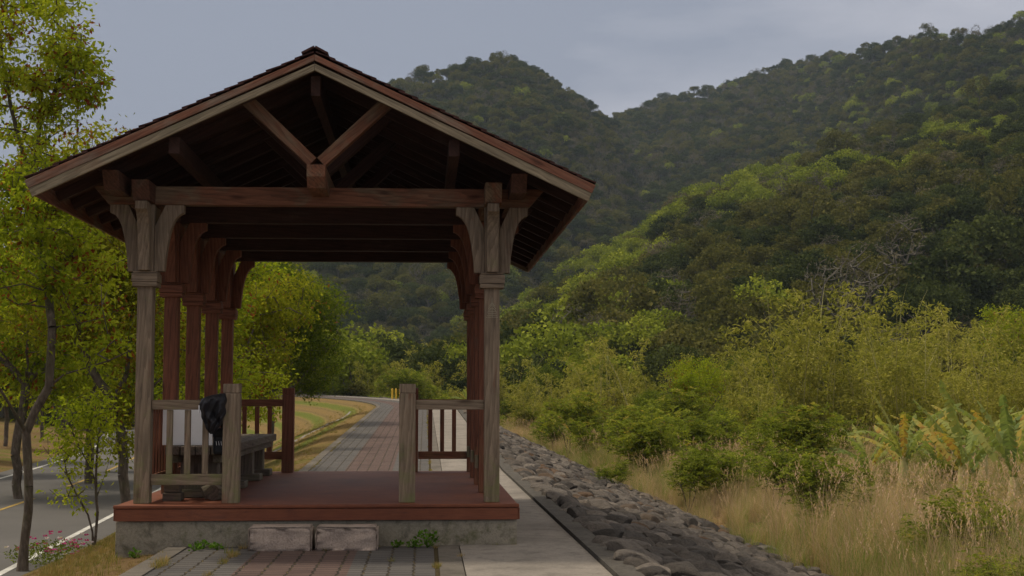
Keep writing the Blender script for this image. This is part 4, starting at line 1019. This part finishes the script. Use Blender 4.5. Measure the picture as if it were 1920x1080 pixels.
# ---- forest placement
KIND = []; MESH = []
for k in range(3): MESH.append(crown_mesh('hill_tree', 'dark', 40+k, r=3.9+.4*k, h=8.5+k)); KIND.append('dark')
for k in range(3): MESH.append(crown_mesh('hill_tree', 'olive', 50+k, r=3.7+.4*k, h=8.5+k, nc=22)); KIND.append('olive')
for k in range(3): MESH.append(crown_mesh('hill_tree', 'lime', 60+k, r=3.8+.5*k, h=8.5+k, nc=20)); KIND.append('lime')
MESH.append(crown_mesh('hill_tree', 'grey', 70, r=3.4, h=8.5, nc=20, per=44, leaf=.4)); KIND.append('grey')
MESH.append(bare_mesh('bare_tree', 71)); KIND.append('bare'); MESH.append(bare_mesh('bare_tree', 72, 3.0, 10.5, 250)); KIND.append('bare')
def forest():
    g = np.random.default_rng(99); s = 4.7
    tmin, tmax = ray(-40, 500)[0], ray(2050, 500)[0]
    Ds = np.arange(128, 1250, s); pts = []
    for D in Ds:
        st = s*(1+.25*np.clip((D-500)/500, 0, 1)); x = np.arange(tmin*D, tmax*D, st); pts.append(np.stack([x+g.uniform(-.45, .45, len(x))*s, np.full(len(x), D)+g.uniform(-.45, .45, len(x))*s], 1))
    P = np.concatenate(pts); X, D = P[:, 0], P[:, 1]; Z = gz(X, D-CD); Hh = hillH(X, D)
    ok = (Hh > .5) | (D < 170); X, D, Z = X[ok], D[ok], Z[ok]
    # keep what can be seen over nearer ground (with a margin for a step to the side)
    t = X/D; e = (Z+9.5-CZ)/D; nb = 500; b = ((t-tmin)/(tmax-tmin)*nb).astype(int).clip(0, nb-1); o = np.argsort(D); mx = np.full(nb, -1.0); keep = np.zeros(len(X), bool)
    for i in o:
        if e[i] > mx[b[i]]-.004: keep[i] = True
        g_e = (Z[i]+4-CZ)/D[i]
        if g_e > mx[b[i]]: mx[b[i]] = g_e
    X, D, Z, t = X[keep], D[keep], Z[keep], t[keep]; n = len(X)
    px = 797+t*FPX; el = (Z-CZ)/D; py = 746-el*FPX
    pat = fbm(X/38+5, D/38, 3, 21); pat2 = fbm(X/60+50, D/60, 3, 31); pat3 = fbm(X/30, D/45+9, 2, 41); r = g.random(n)
    # woods of different character: pale fresh green on the middle slope, dark evergreen above and to the right, leafless patches in the fold
    onC = D < 470
    lime = np.where(onC, .42+1.8*(pat-.47)+.25*sstep(500, 350, py)*1.0-.30*sstep(1350, 1650, px), .06+.5*(pat-.47))
    lime = np.where(onC & (py > 560), lime-.2, lime); lime = np.where(~onC, np.where(px > 1500, lime+.07, lime*.5-.02), lime); lime = np.where((px < 900) & (D > 260), .02, lime)
    grey = np.where(onC, .10, .07)+np.clip(pat3-.52, 0, 1)*1.6*np.where(onC, .35, 1)+.55*np.exp(-((px-1150)/120)**2-((py-330)/70)**2)*(~onC)+.35*np.exp(-((px-1450)/160)**2-((py-190)/50)**2)*(~onC)
    lime = np.where(onC & (px > 1280) & (py > 400), lime-.45, lime)
    lime = np.where(onC & (py < 430) & (px < 1620), lime+.30, lime); lime = np.where(onC & (px > 950) & (px < 1290), lime+.18, lime)
    oliv = .30+.6*(pat2-.47)
    k = np.full(n, 0)
    kinds = np.array(KIND)
    for i in range(n):
        if r[i] < grey[i]*(.6 if onC[i] and px[i] > 1280 else 1): k[i] = 9+int(g.random()*3)
        elif g.random() < lime[i]: k[i] = 6+int(g.random()*3)
        elif g.random() < oliv[i]+.2: k[i] = 3+int(g.random()*3)
        else: k[i] = int(g.random()*3)
        if g.random() < (.05 if onC[i] and px[i] > 1150 else .015): k[i] = 10+int(g.random()*2)
    sc = g.uniform(.42, 1.02, n)*np.where(g.random(n) < .06, 1.3, 1)
    print('forest', n)
    size = sc/D; order = np.argsort(-size); vis = order[((px[order] > 560) & (px[order] < 1925))]
    first = vis[:290]; fs = set(first.tolist()); rest = np.array([i for i in range(n) if i not in fs])
    first_o = []
    for i in first:
        kd = KIND[k[i]]; o = link('hill_tree' if kd != 'bare' else 'bare_tree', MESH[k[i]]); o.location = (X[i], D[i]-CD, Z[i]-.3); o.rotation_euler = (0, 0, g.uniform(0, 6.28)); o.scale = (sc[i],)*3
        first_o.append((o, kd, px[i], py[i]))
    COLS = [(-999, 430, 'behind the red left posts'), (430, 640, 'behind the rounded roadside tree'), (640, 760, 'inside the pavilion opening'), (760, 905, 'beside the right posts'), (905, 1060, 'just right of the front post'), (1060, 1200, 'above the leaning yellow pole'),
            (1200, 1340, 'above the round bright tree'), (1340, 1480, 'left of the tallest bamboo'), (1480, 1620, 'above the tallest bamboo'), (1620, 1760, 'above the left banana plants'), (1760, 1850, 'above the right banana plants'), (1850, 9999, 'at the right edge')]
    NM = {'dark': 'dark evergreen tree', 'olive': 'dull olive tree', 'lime': 'fresh light green tree', 'grey': 'thin greyish tree', 'bare': 'leafless pale tree'}
    ORD = ['first', 'second', 'third', 'fourth', 'fifth', 'sixth', 'seventh', 'eighth', 'ninth', 'tenth', 'eleventh', 'twelfth', 'thirteenth', 'fourteenth', 'fifteenth', 'sixteenth']
    cells = {}
    for o, kd, x_, y_ in first_o:
        c = next(n_ for a_, b_, n_ in COLS if a_ <= x_ < b_); rw = 'bottom tier' if y_ > 690 else 'second tier' if y_ > 640 else 'upper tier'
        cells.setdefault((kd, c, rw), []).append((x_, o))
    for (kd, c, rw), lst in cells.items():
        lst.sort(key=lambda a_: a_[0])
        for j, (_, o) in enumerate(lst):
            tag(o, NM[kd]+' '+c+', '+rw, 'tree', 'trees on the lower wooded hillside')
    X, D, Z, k, sc = X[rest], D[rest], Z[rest], k[rest], sc[rest]; m = len(X)
    scatter('forest', np.stack([X, D-CD, Z-.3], 1), np.stack([np.zeros(m), np.zeros(m), g.uniform(0, 6.28, m)], 1), sc, k, MESH, 'mixed evergreen forest covering the hills', 'forest')
forest()

# ---- valley floor: bamboo, shrubs, small trees, banana plants, reed grass
def at_px(px, D): x = ray(px, 746)[0]*D; return (float(x), D-CD, float(gz(x, D-CD)))
BM = [bamboo_mesh(81, 22, 7.2, 2.0, 9000), bamboo_mesh(82, 17, 6.4, 1.6, 7000), bamboo_mesh(83, 26, 8.0, 2.4, 11000)]
bam = [(1500, 64, 2, 1.15), (1555, 68, 0, 1.32), (1435, 70, 1, 1.1), (1630, 62, 1, 1.1), (1700, 56, 2, .92), (1775, 62, 0, 1.1), (1850, 52, 2, .72), (1925, 56, 2, .85), (1990, 50, 0, .9),
       (1385, 76, 1, 1.0), (1235, 84, 1, .95), (1135, 80, 0, 1.0), (1090, 92, 1, .7), (1040, 100, 1, .95), (990, 92, 1, .62), (958, 112, 2, .85), (1185, 104, 1, .8), (1310, 96, 1, .75),
       (700, 128, 0, .95), (742, 136, 2, 1.15), (668, 150, 1, 1.2), (790, 125, 1, 1.05), (720, 150, 2, 1.2), (815, 140, 2, 1.2), (650, 140, 0, 1.0), (835, 130, 0, .95), (872, 118, 1, .75), (640, 165, 2, .8), (905, 112, 1, 1.0), (1420, 54, 1, .62), (1680, 72, 2, 1.15), (1750, 78, 1, 1.1), (1900, 72, 0, 1.1)]
NEAR = ['behind the banana plants', 'at the right edge']
bsort = sorted(range(len(bam)), key=lambda i: bam[i][0])
for rank, i in enumerate(bsort):
    px, D, k, sc = bam[i]
    hz = 'tall feathery' if bam[i][1] < 75 else ('yellowish distant' if px < 950 else 'feathery')
    wh = ('seen through the pavilion beyond the path bend' if px < 905 else 'just right of the right front post' if px < 1000 else 'below the pale green slope between post and mid right' if px < 1280 else 'in the middle of the right half' if px < 1480 else 'behind the banana plants and light shrubs' if px < 1840 else 'rising at the right edge')
    place_tree((BM[k][0], BM[k][1]), 'bamboo_clump', tuple(np.array(at_px(px, D))-np.array([0, 0, .1])), hz+' bamboo clump '+wh, 'bamboo', hz+' bamboo '+wh, rank*2.4, sc, 'foliage')
# leaning yellow culm
o = empty('bamboo_pole', at_px(1203, 62), 'single bright yellow bamboo pole leaning left above the shrubs', 'bamboo pole')
TV, TF = tubes(np.array([[0, 0, 0], [-.45, 0, 1.7], [-1.0, 0, 3.3]], float), np.array([[-.45, 0, 1.7], [-1.0, 0, 3.3], [-1.55, .1, 4.4]], float), np.array([.04, .033, .022]), np.array([.033, .022, .01]), 6)
link('culm', np_mesh('pole', TV, TF, [M['culm']], smooth=True), o)
SM = [shrub_mesh(91), shrub_mesh(92, 2.1, 1.2, 110), shrub_mesh(93, 1.3, 1.1, 80), shrub_mesh(94, 2.6, 1.3, 130, .12)]
g = np.random.default_rng(5); cnt = 0; SP = []
def add_shrub(px, D, k, sc, lab, grp): 
    global cnt; cnt += 1
    place_tree(SM[k], 'shrub', tuple(np.array(at_px(px, D))-np.array([0, 0, .03])), lab, 'shrub', grp, g.uniform(0, 6.28), sc, 'foliage')
key = [(1150, 34, 0, .45, 'low green shrub at the grass edge nearest the stone slope foot'), (1290, 31, 3, .6, 'open branched shrub rising from the dry grass mid right'), 
       (1360, 33, 2, 1.0, 'bright green bushy shrub in the middle of the grass'), (1450, 30, 1, .8, 'green shrub left of the banana plants'), (1560, 24, 3, .62, 'thin shrub with orange tinged leaves left of the banana plants'),
       (1785, 18.5, 0, .72, 'small umbrella-topped shrub in front of the banana plants'), (1905, 15.0, 2, .62, 'leafy shrub cut off by the lower right edge'), (1850, 21, 0, .7, 'little shrub under the right banana plant'), (1220, 44, 3, .9, 'taller shrub behind the open branched one')]
for a in key: add_shrub(*a[:4], a[4], 'shrubs singled out in the dry grass')
for j_ in range(18):
    px = g.uniform(1230, 1960); D = g.uniform(29, 38); x = ray(px, 746)[0]*D
    if x > 7.5: add_shrub(px, D, int(g.integers(0, 4)), g.uniform(.35, .68)*(.75 if px > 1600 else 1), 'low leafy shrub poking out of the dry grass', 'low shrubs in the dry grass')
for D in (36, 41, 46, 51, 57, 64, 72, 82, 94, 108):
    w_ = 1.65+D*.012; x0 = 5.9+ (3.5 if D < 40 else 1.2 if D < 47 else 0)+float(xoff(D)); x = x0
    while x < D*.45+3:
        px = 797+x/D*FPX
        if px < 2000 and fbm(x*.12, D*.1, 2, 77) > .30: 
            xx = x+g.uniform(-.6, .6); DD = D+g.uniform(-2.5, 2.5); k = int(g.integers(0, 4)); sc = g.uniform(.7, 1.12)
            sc *= 1+.35*sstep(45, 60, D)
            if D < 47 and px > 1560: sc *= .6
            wh = 'near the grass' if D < 50 else 'inside the thicket' if D < 75 else 'behind the thicket'
            wx = 'left' if px < 1250 else 'centre' if px < 1600 else 'right'
            place_tree(SM[k], 'shrub', (xx, DD-CD, float(gz(xx, DD-CD))-.03), 'green shrub %s, %s' % (wh, wx), 'shrub', 'shrubs %s %s' % (wh, wx), g.uniform(0, 6.28), sc, 'foliage'); cnt += 1
        x += w_*g.uniform(.75, 1.15)
for D in (112, 120, 128, 140):      # beyond the path bend
    for px in np.arange(560, 960, 26): 
        x = ray(float(px), 746)[0]*D; u = x-float(xoff(D))
        if u > 2.6 and g.random() < .8:
            place_tree(SM[int(g.integers(0, 4))], 'shrub', (x, D-CD, float(gz(x, D-CD))), 'distant green shrub beyond the bend of the path', 'shrub', 'shrubs beyond the path bend', g.uniform(0, 6.28), g.uniform(.9, 1.5), 'foliage'); cnt += 1
print('shrubs', cnt)
ST = [(1310, 60, 2, .52, 'round bright green small tree among the bamboo, centre right'), (1900, 88, 2, 1.0, 'lime green tree top showing over the bamboo at the right edge'), (1230, 75, 1, .42, 'small dark tree among the bamboo'), (1010, 120, 1, .75, 'dark green tree behind the bamboo, right of the post'),
      (1060, 130, 2, .8, 'light green tree at the foot of the slope'), (1420, 110, 1, .9, 'dark tree at the hill foot behind the bamboo'), (960, 150, 0, .8, 'olive tree at the hill foot beside the post')]
for px, D, k, sc, lb in ST: place_tree(RT[k], 'leafy_tree', at_px(px, D), lb, 'tree', 'small trees in the valley', px*.1, sc)
for px, D, sc, lb in ((1582, 150, 1.75, 'tall leafless tree with spreading pale limbs above the tallest bamboo'), (1632, 162, 1.7, 'leafless pale tree just right of the spreading one'), (1545, 170, 1.3, 'smaller leafless tree left of the spreading one'), (1700, 190, 1.5, 'bare grey tree higher on the slope above the banana plants'), (1275, 175, 1.1, 'small bare tree in the dark wood, centre right')):
    x, y, z = at_px(px, D); o = link('bare_tree', MESH[11]); o.location = (x, y, z-.5); o.scale = (sc*.78,)*3; o.rotation_euler = (0, 0, px); tag(o, lb, 'tree', 'bare trees on the slope')
# banana plants
def banana_leaf(seed, L_=1.9, wd=.42):
    g = np.random.default_rng(seed); V = []; F = []; T = []; n = 22; k = 0
    yel = g.random() < .35; base = g.uniform(.72, 1.0) if yel else g.uniform(.05, .6); bend = g.uniform(.25, 1.15)
    pos = np.array([0., 0, 0]); ang = g.uniform(.15, .55)
    pts = [pos.copy()]
    for i in range(n): pts.append(pts[-1]+np.array([math.sin(ang), 0, math.cos(ang)])*L_/n); ang += bend/n*1.4
    for i in range(n):
        t0 = i/n; t1 = (i+1)/n
        if t0 < .12: ws = (.02, .02)
        else: ws = tuple(wd/2*math.sin(math.pi*min(1, max(0, (t-.10)/.93)))**.55 for t in (t0, t1))
        for s in (-1, 1):                       # torn strips hang from the midrib
            dr = g.uniform(.15, .95); sk = g.uniform(0, .05)
            a, b = pts[i], pts[i+1]; gap = .14 if g.random() < .5 else 0
            q0 = a+np.array([sk, s*ws[0]*math.cos(dr), -ws[0]*math.sin(dr)]); q1 = b+np.array([sk-gap*.3, s*ws[1]*math.cos(dr), -ws[1]*math.sin(dr)])
            V += [a, b, q1, q0]; F.append([k, k+1, k+2, k+3]); k += 4; T.append(np.clip(base+g.normal()*.06+.15*(g.random() < .1), 0, 1))
    V = np.array(V); T = np.array(T)
    return np_mesh('banana_leaf', V, np.array(F), [M['leaf_banana']], attrs={'tint': ('FACE', 'FLOAT', T)})
BLF = [banana_leaf(s, 1.6+.1*(s % 4), .21+.03*(s % 3)) for s in range(100, 112)]
def stem_mesh():
    P = np.array([[0, 0, -.1], [0, 0, .4], [.03, 0, .9]], float); TV, TF = tubes(P[:-1], P[1:], np.array([.13, .11]), np.array([.11, .07]), 10); return np_mesh('stem', TV, TF, [M['culm']], smooth=True)
STM = stem_mesh()
ban = [(1690, 34, 1.0, 'banana plant at the left of the banana group'), (1800, 29, 1.0, 'banana plant with long drooping yellow edged leaves in the middle of the group'), (1752, 38, .85, 'smaller banana plant behind the drooping one'), (1895, 26, .95, 'banana plant nearest the right edge'), (1840, 36, 1.0, 'banana plant with upright leaves behind the right ones'), (1625, 36, .75, 'small light green banana plant furthest left'), (880, 64, .5, 'yellow leaved banana plant beside the right posts'), (1075, 66, .7, 'small banana shoot with upright leaves right of the post')]
for px, D, sc, lb in ban:
    b = empty('banana_plant', at_px(px, D), lb, 'banana plant', 'banana plants'); b.scale = (sc*1.22,)*3; link('stem', STM, b)
    m = int(g.integers(9, 14))
    for i in range(m):
        l = link('leaf', BLF[int(g.integers(0, 12))], b, (.03, 0, g.uniform(.55, .9))); l.rotation_euler = (0, g.uniform(-.2, .35), i*2*math.pi/m*1.0+g.uniform(-.3, .3)); s = g.uniform(.75, 1.05); l.scale = (s, s, s)
# reed grass
TU = [tuft_mesh('reed', 120+i, 130, 1.35+.12*(i % 3), r=.36, wd=.009, plume=(2 if i % 2 else 5), bend=1.1+.14*i, tb=(.15, .42, .62, .72, .8)[i]) for i in range(5)]
def reeds():
    g = np.random.default_rng(3); P = []; sc = []; 
    for D in np.arange(8, 112, .5):
        st = .44+.005*D; xo = float(xoff(D)); x = 5.05+xo+g.uniform(0, .4)
        while x < D*.46+2:
            gg = fbm(x*.35, D*.35, 3, 55); edge = min(1, (x-xo-4.9)/1.3)
            if gg > .22 and (D < 40 or g.random() < .75):
                P.append((x+g.uniform(-.25, .25), D-CD+g.uniform(-.3, .3))); sc.append((.42+.58*edge)*(.62+.75*gg)*(.86 if D < 24 else .66 if D < 40 else .8))
            x += st*g.uniform(.7, 1.3)*(1 if x < 14+D*.1 else 1.5)
    P = np.array(P); n = len(P); z = gz(P[:, 0], P[:, 1]); print('reeds', n)
    k = (np.clip(fbm(P[:, 0]*.12, P[:, 1]*.12, 2, 66)*1.6-.3+g.normal(size=n)*.15, 0, .999)*5).astype(int)
    scatter('reed_grass', np.stack([P[:, 0], P[:, 1], z-.03], 1), np.stack([g.normal(size=n)*.08, g.normal(size=n)*.08, g.uniform(0, 6.28, n)], 1), sc, k, TU, 'tall dry pinkish reed grass filling the ground below the stone slope', 'grass')
reeds()
TS = [tuft_mesh('short_grass', 140+i, 26, .10, r=.10, wd=.006, mat='grass_short', plume=0, bend=1.3) for i in range(4)]
def short():
    g = np.random.default_rng(4); P = []; s = []
    for D in np.concatenate([np.arange(9, 34, .16), np.arange(34, 90, .4)]):
        stp = .16 if D < 34 else .35
        u = -2.46
        while u > -7.2:
            x = u+float(xoff(D)); z0 = float(zpath(D))
            if not (x > -3.15 and 13.9 < D < 20.5) and (abs(x-float(xroad(D))) > 3.95): P.append((x+g.uniform(-.1, .1), D-CD+g.uniform(-.1, .1))); s.append(g.uniform(.4, 1.1)*(1 if D < 34 else 1.1)*(1 if u < -2.7 else .5))
            u -= stp*g.uniform(.5, 1.5)*(1 if fbm(x*.5, D*.3, 2, 90) > .48 else 2.6)
    # weeds in the paving joints
    for D in np.arange(9, 13.9, .03):
        for xx in (-2.24, -1.93, -1.725, -1.52, -1.315, -.905, -.495, -.29, -.08, .11, .11, .335):
            if fbm(xx*7, D*2.2, 2, 88) > .53 and g.random() < .75: P.append((xx+g.normal()*.012, D-CD)); s.append(g.uniform(.25, .8)*(1.25 if xx < -1.5 else .85))
    for D in np.arange(20.6, 60, .06):
        for xx in (-2.24, .11):
            if fbm(xx*7, D*1.2, 2, 88) > .42: P.append((xx+g.normal()*.02, D-CD)); s.append(g.uniform(.2, .5))
    for xx in np.arange(-3.0, .9, .03):
        if fbm(xx*4, 3, 2, 89) > .45: P.append((xx, -.24+g.normal()*.02)); s.append(g.uniform(.2, .7))
    P = np.array(P); n = len(P); z = gz(P[:, 0], P[:, 1]); u = P[:, 0]-xoff(P[:, 1]+CD); z = np.where((u > -2.43), zpath(P[:, 1]+CD), z)
    print('short', n)
    scatter('short_grass', np.stack([P[:, 0], P[:, 1], z-.005], 1), np.stack([g.normal(size=n)*.1, g.normal(size=n)*.1, g.uniform(0, 6.28, n)], 1), s, g.integers(0, 4, n), TS, 'short patchy verge grass and weeds in the paving joints', 'grass')
short()
# leafy weeds at the plinth
def weed_mesh(seed, r=.10, h=.13, n=60, leaf=.04):
    g = np.random.default_rng(seed); c = ellip(g, (0, 0, h*.55), (r, r*.7, h*.5), n); ax = unit(c-np.array([0, 0, 0]))
    V, F = leaf_quads(c, leaf*g.uniform(.7, 1.3, n), .75, ax, g, flat=1.2)
    TV, TF = tubes(np.zeros((14, 3)), c[:14], np.full(14, .003), np.full(14, .0015), 4)
    return np_mesh('weed', np.concatenate([V, TV]), np.concatenate([F, TF+len(V)]), [M['leaf_weed']], attrs={'tint': ('FACE', 'FLOAT', np.concatenate([g.uniform(.2, .9, len(F)), np.full(len(TF), .3)]))})
M['leaf_weed'] = leafmat('weed_leaves', [(0, (.05, .10, .015)), (.5, (.09, .18, .022)), (1, (.14, .26, .035))], .35)
for px, D, r, h, lb in ((802, 13.85, .11, .15, 'biggest bright green weed against the plinth right of the steps'), (775, 13.88, .08, .06, 'low flat weed just left of the biggest one'), (745, 13.88, .06, .05, 'small dark weed beside the right step block'), (385, 13.85, .07, .07, 'small bright weed at the plinth left of the steps'), (412, 13.8, .06, .05, 'tiny weed on the grey paving left of the steps'), (370, 13.7, .05, .05, 'tiny weed at the corner of the edging strip'), (258, 13.85, .06, .08, 'brownish green weed near the left end of the plinth')):
    x = ray(px, 746)[0]*D; o = link('weed', weed_mesh(int(px), r, h, int(400*r*4)//3, .034 if r < .1 else .045)); o.location = (x, D-CD, .0 if x > -2.3 else float(gz(x, D-CD))); tag(o, lb, 'weed', 'weeds at the plinth')
# magenta flowers by the road
def flowers():
    g = np.random.default_rng(8); b = at_px(105, 24.2); root = empty('flowering_shrub', b, 'low plants with magenta and white flowers beside the road under the sapling', 'flowers')
    c = ellip(g, (0, 0, .16), (.75, .7, .2), 1300); V, F = leaf_quads(c, .05*g.uniform(.7, 1.3, 1300), .5, None, g)
    link('foliage', np_mesh('flower_foliage', V, F, [M['leaf_shrub']], attrs={'tint': ('FACE', 'FLOAT', g.uniform(0, .9, len(F)))}), root)
    C = []; AX = []; T = []
    for k in range(46):
        p = ellip(g, (0, 0, .30), (.8, .7, .2), 1)[0]; t = g.uniform(0, 1); a = np.arange(5)*1.2566; C.append(np.tile(p, (5, 1))); AX.append(np.stack([np.cos(a), np.sin(a)*.8-.2, .4+0*a], 1)*5); T.append(np.full(5, t))
    V, F = leaf_quads(np.concatenate(C), .05, .7, np.concatenate(AX), g); link('blossom', np_mesh('blossoms', V, F, [M['leaf_flower']], attrs={'tint': ('FACE', 'FLOAT', np.concatenate(T))}), root)
flowers()

# ---- stones of the slope
STN = [stone_mesh('stone', 1, 1, .62, M['stone'], 200+i) for i in range(10)]
def stones():
    g = np.random.default_rng(17); L_ = []
    D = 10.5
    while D < 112:
        zp = float(zpath(D)); xo = float(xoff(D)); s = 0.04; 
        while s < 3.62:
            big = g.uniform(.105, .195)*(1.15-.09*s)*(1.3 if g.random() < .12 else 1)
            dd = D+g.uniform(-.10, .10); f = s/3.7; z = zp-.03+(-.97-zp)*f
            L_.append((xo+1.72+s+big*.4, dd, z, big, f)); s += big*1.78
        D += .315+.0012*D
    L_ = np.array(L_); n = len(L_); print('stones', n)
    k = g.integers(0, 10, n); rx = g.normal(size=n)*.12; ry = .26+g.normal(size=n)*.22; rz = g.uniform(0, 6.28, n)
    order = np.argsort(L_[:, 1]/L_[:, 3]); first = order[(L_[order, 1] > 11.2) | (L_[order, 0] > 3)][:295]; fs = set(first.tolist())
    for i in first:
        o = link('stone', STN[k[i]]); o.location = (L_[i, 0], L_[i, 1]-CD, L_[i, 2]+.01); e = L_[i, 3]
        o.rotation_euler = (Matrix.Rotation(ry[i], 3, 'Y') @ Matrix.Rotation(rz[i], 3, 'Z')).to_euler(); o.scale = (e*1.22, e*1.0, e*1.05)
        big = e > .2; top = L_[i, 4] < .5
        line = ('touching the kerb', 'one line below the kerb', 'in the upper middle of the slope', 'in the lower middle of the slope', 'at the grassy foot of the slope')[min(4, int(L_[i, 4]*5.2))]
        lb = ('large' if big else 'small')+' rounded stone '+line
        tag(o, lb, 'stone', 'stones packed on the embankment')
    r = np.array([i for i in range(n) if i not in fs])
    eu = np.array([tuple((Matrix.Rotation(ry[i], 3, 'Y') @ Matrix.Rotation(rz[i], 3, 'Z')).to_euler()) for i in r])
    scatter('stones', np.stack([L_[r, 0], L_[r, 1]-CD, L_[r, 2]+.01], 1), eu, L_[r, 3], k[r], STN, 'far grey stones packed along the embankment slope', 'stones')
stones()

# ------------------------------------------------------------------ the humid air between here and the hills
def haze():
    b = MB().box(-1500, 1500, -60, 1640, -12, 420, 'x'); m = bpy.data.materials.new('humid_air'); m.use_nodes = True; nt = m.node_tree; nt.nodes.clear()
    o = N(nt, 'ShaderNodeOutputMaterial'); v = N(nt, 'ShaderNodeVolumePrincipled'); v.inputs['Color'].default_value = (.66, .82, 1, 1); v.inputs['Density'].default_value = .000115; v.inputs['Anisotropy'].default_value = 0
    nt.links.new(v.outputs[0], o.inputs['Volume']); h = b.build('haze', m, None, 0); tag(h, 'thin bluish humid air', 'haze', kind='stuff')
haze()

# ------------------------------------------------------------------ look-alikes told apart by their order in the row
def nth(n): return '%d%s' % (n, 'th' if 10 < n % 100 < 14 else {1: 'st', 2: 'nd', 3: 'rd'}.get(n % 10, 'th')) if n > 10 else ['first', 'second', 'third', 'fourth', 'fifth', 'sixth', 'seventh', 'eighth', 'ninth', 'tenth'][n-1]
by = {}
for o in S.objects:
    if o.parent is None and 'label' in o and o.get('kind') is None: by.setdefault(o['label'], []).append(o)
for lb, os_ in by.items():
    if len(os_) < 2: continue
    near = os_[0]['category'] == 'stone'
    os_.sort(key=lambda o: (o.location.y if near else o.location.x/(o.location.y+CD)))
    for i, o in enumerate(os_): o['label'] = lb+', '+nth(i+1)+(' from the near end' if near else ' from left')
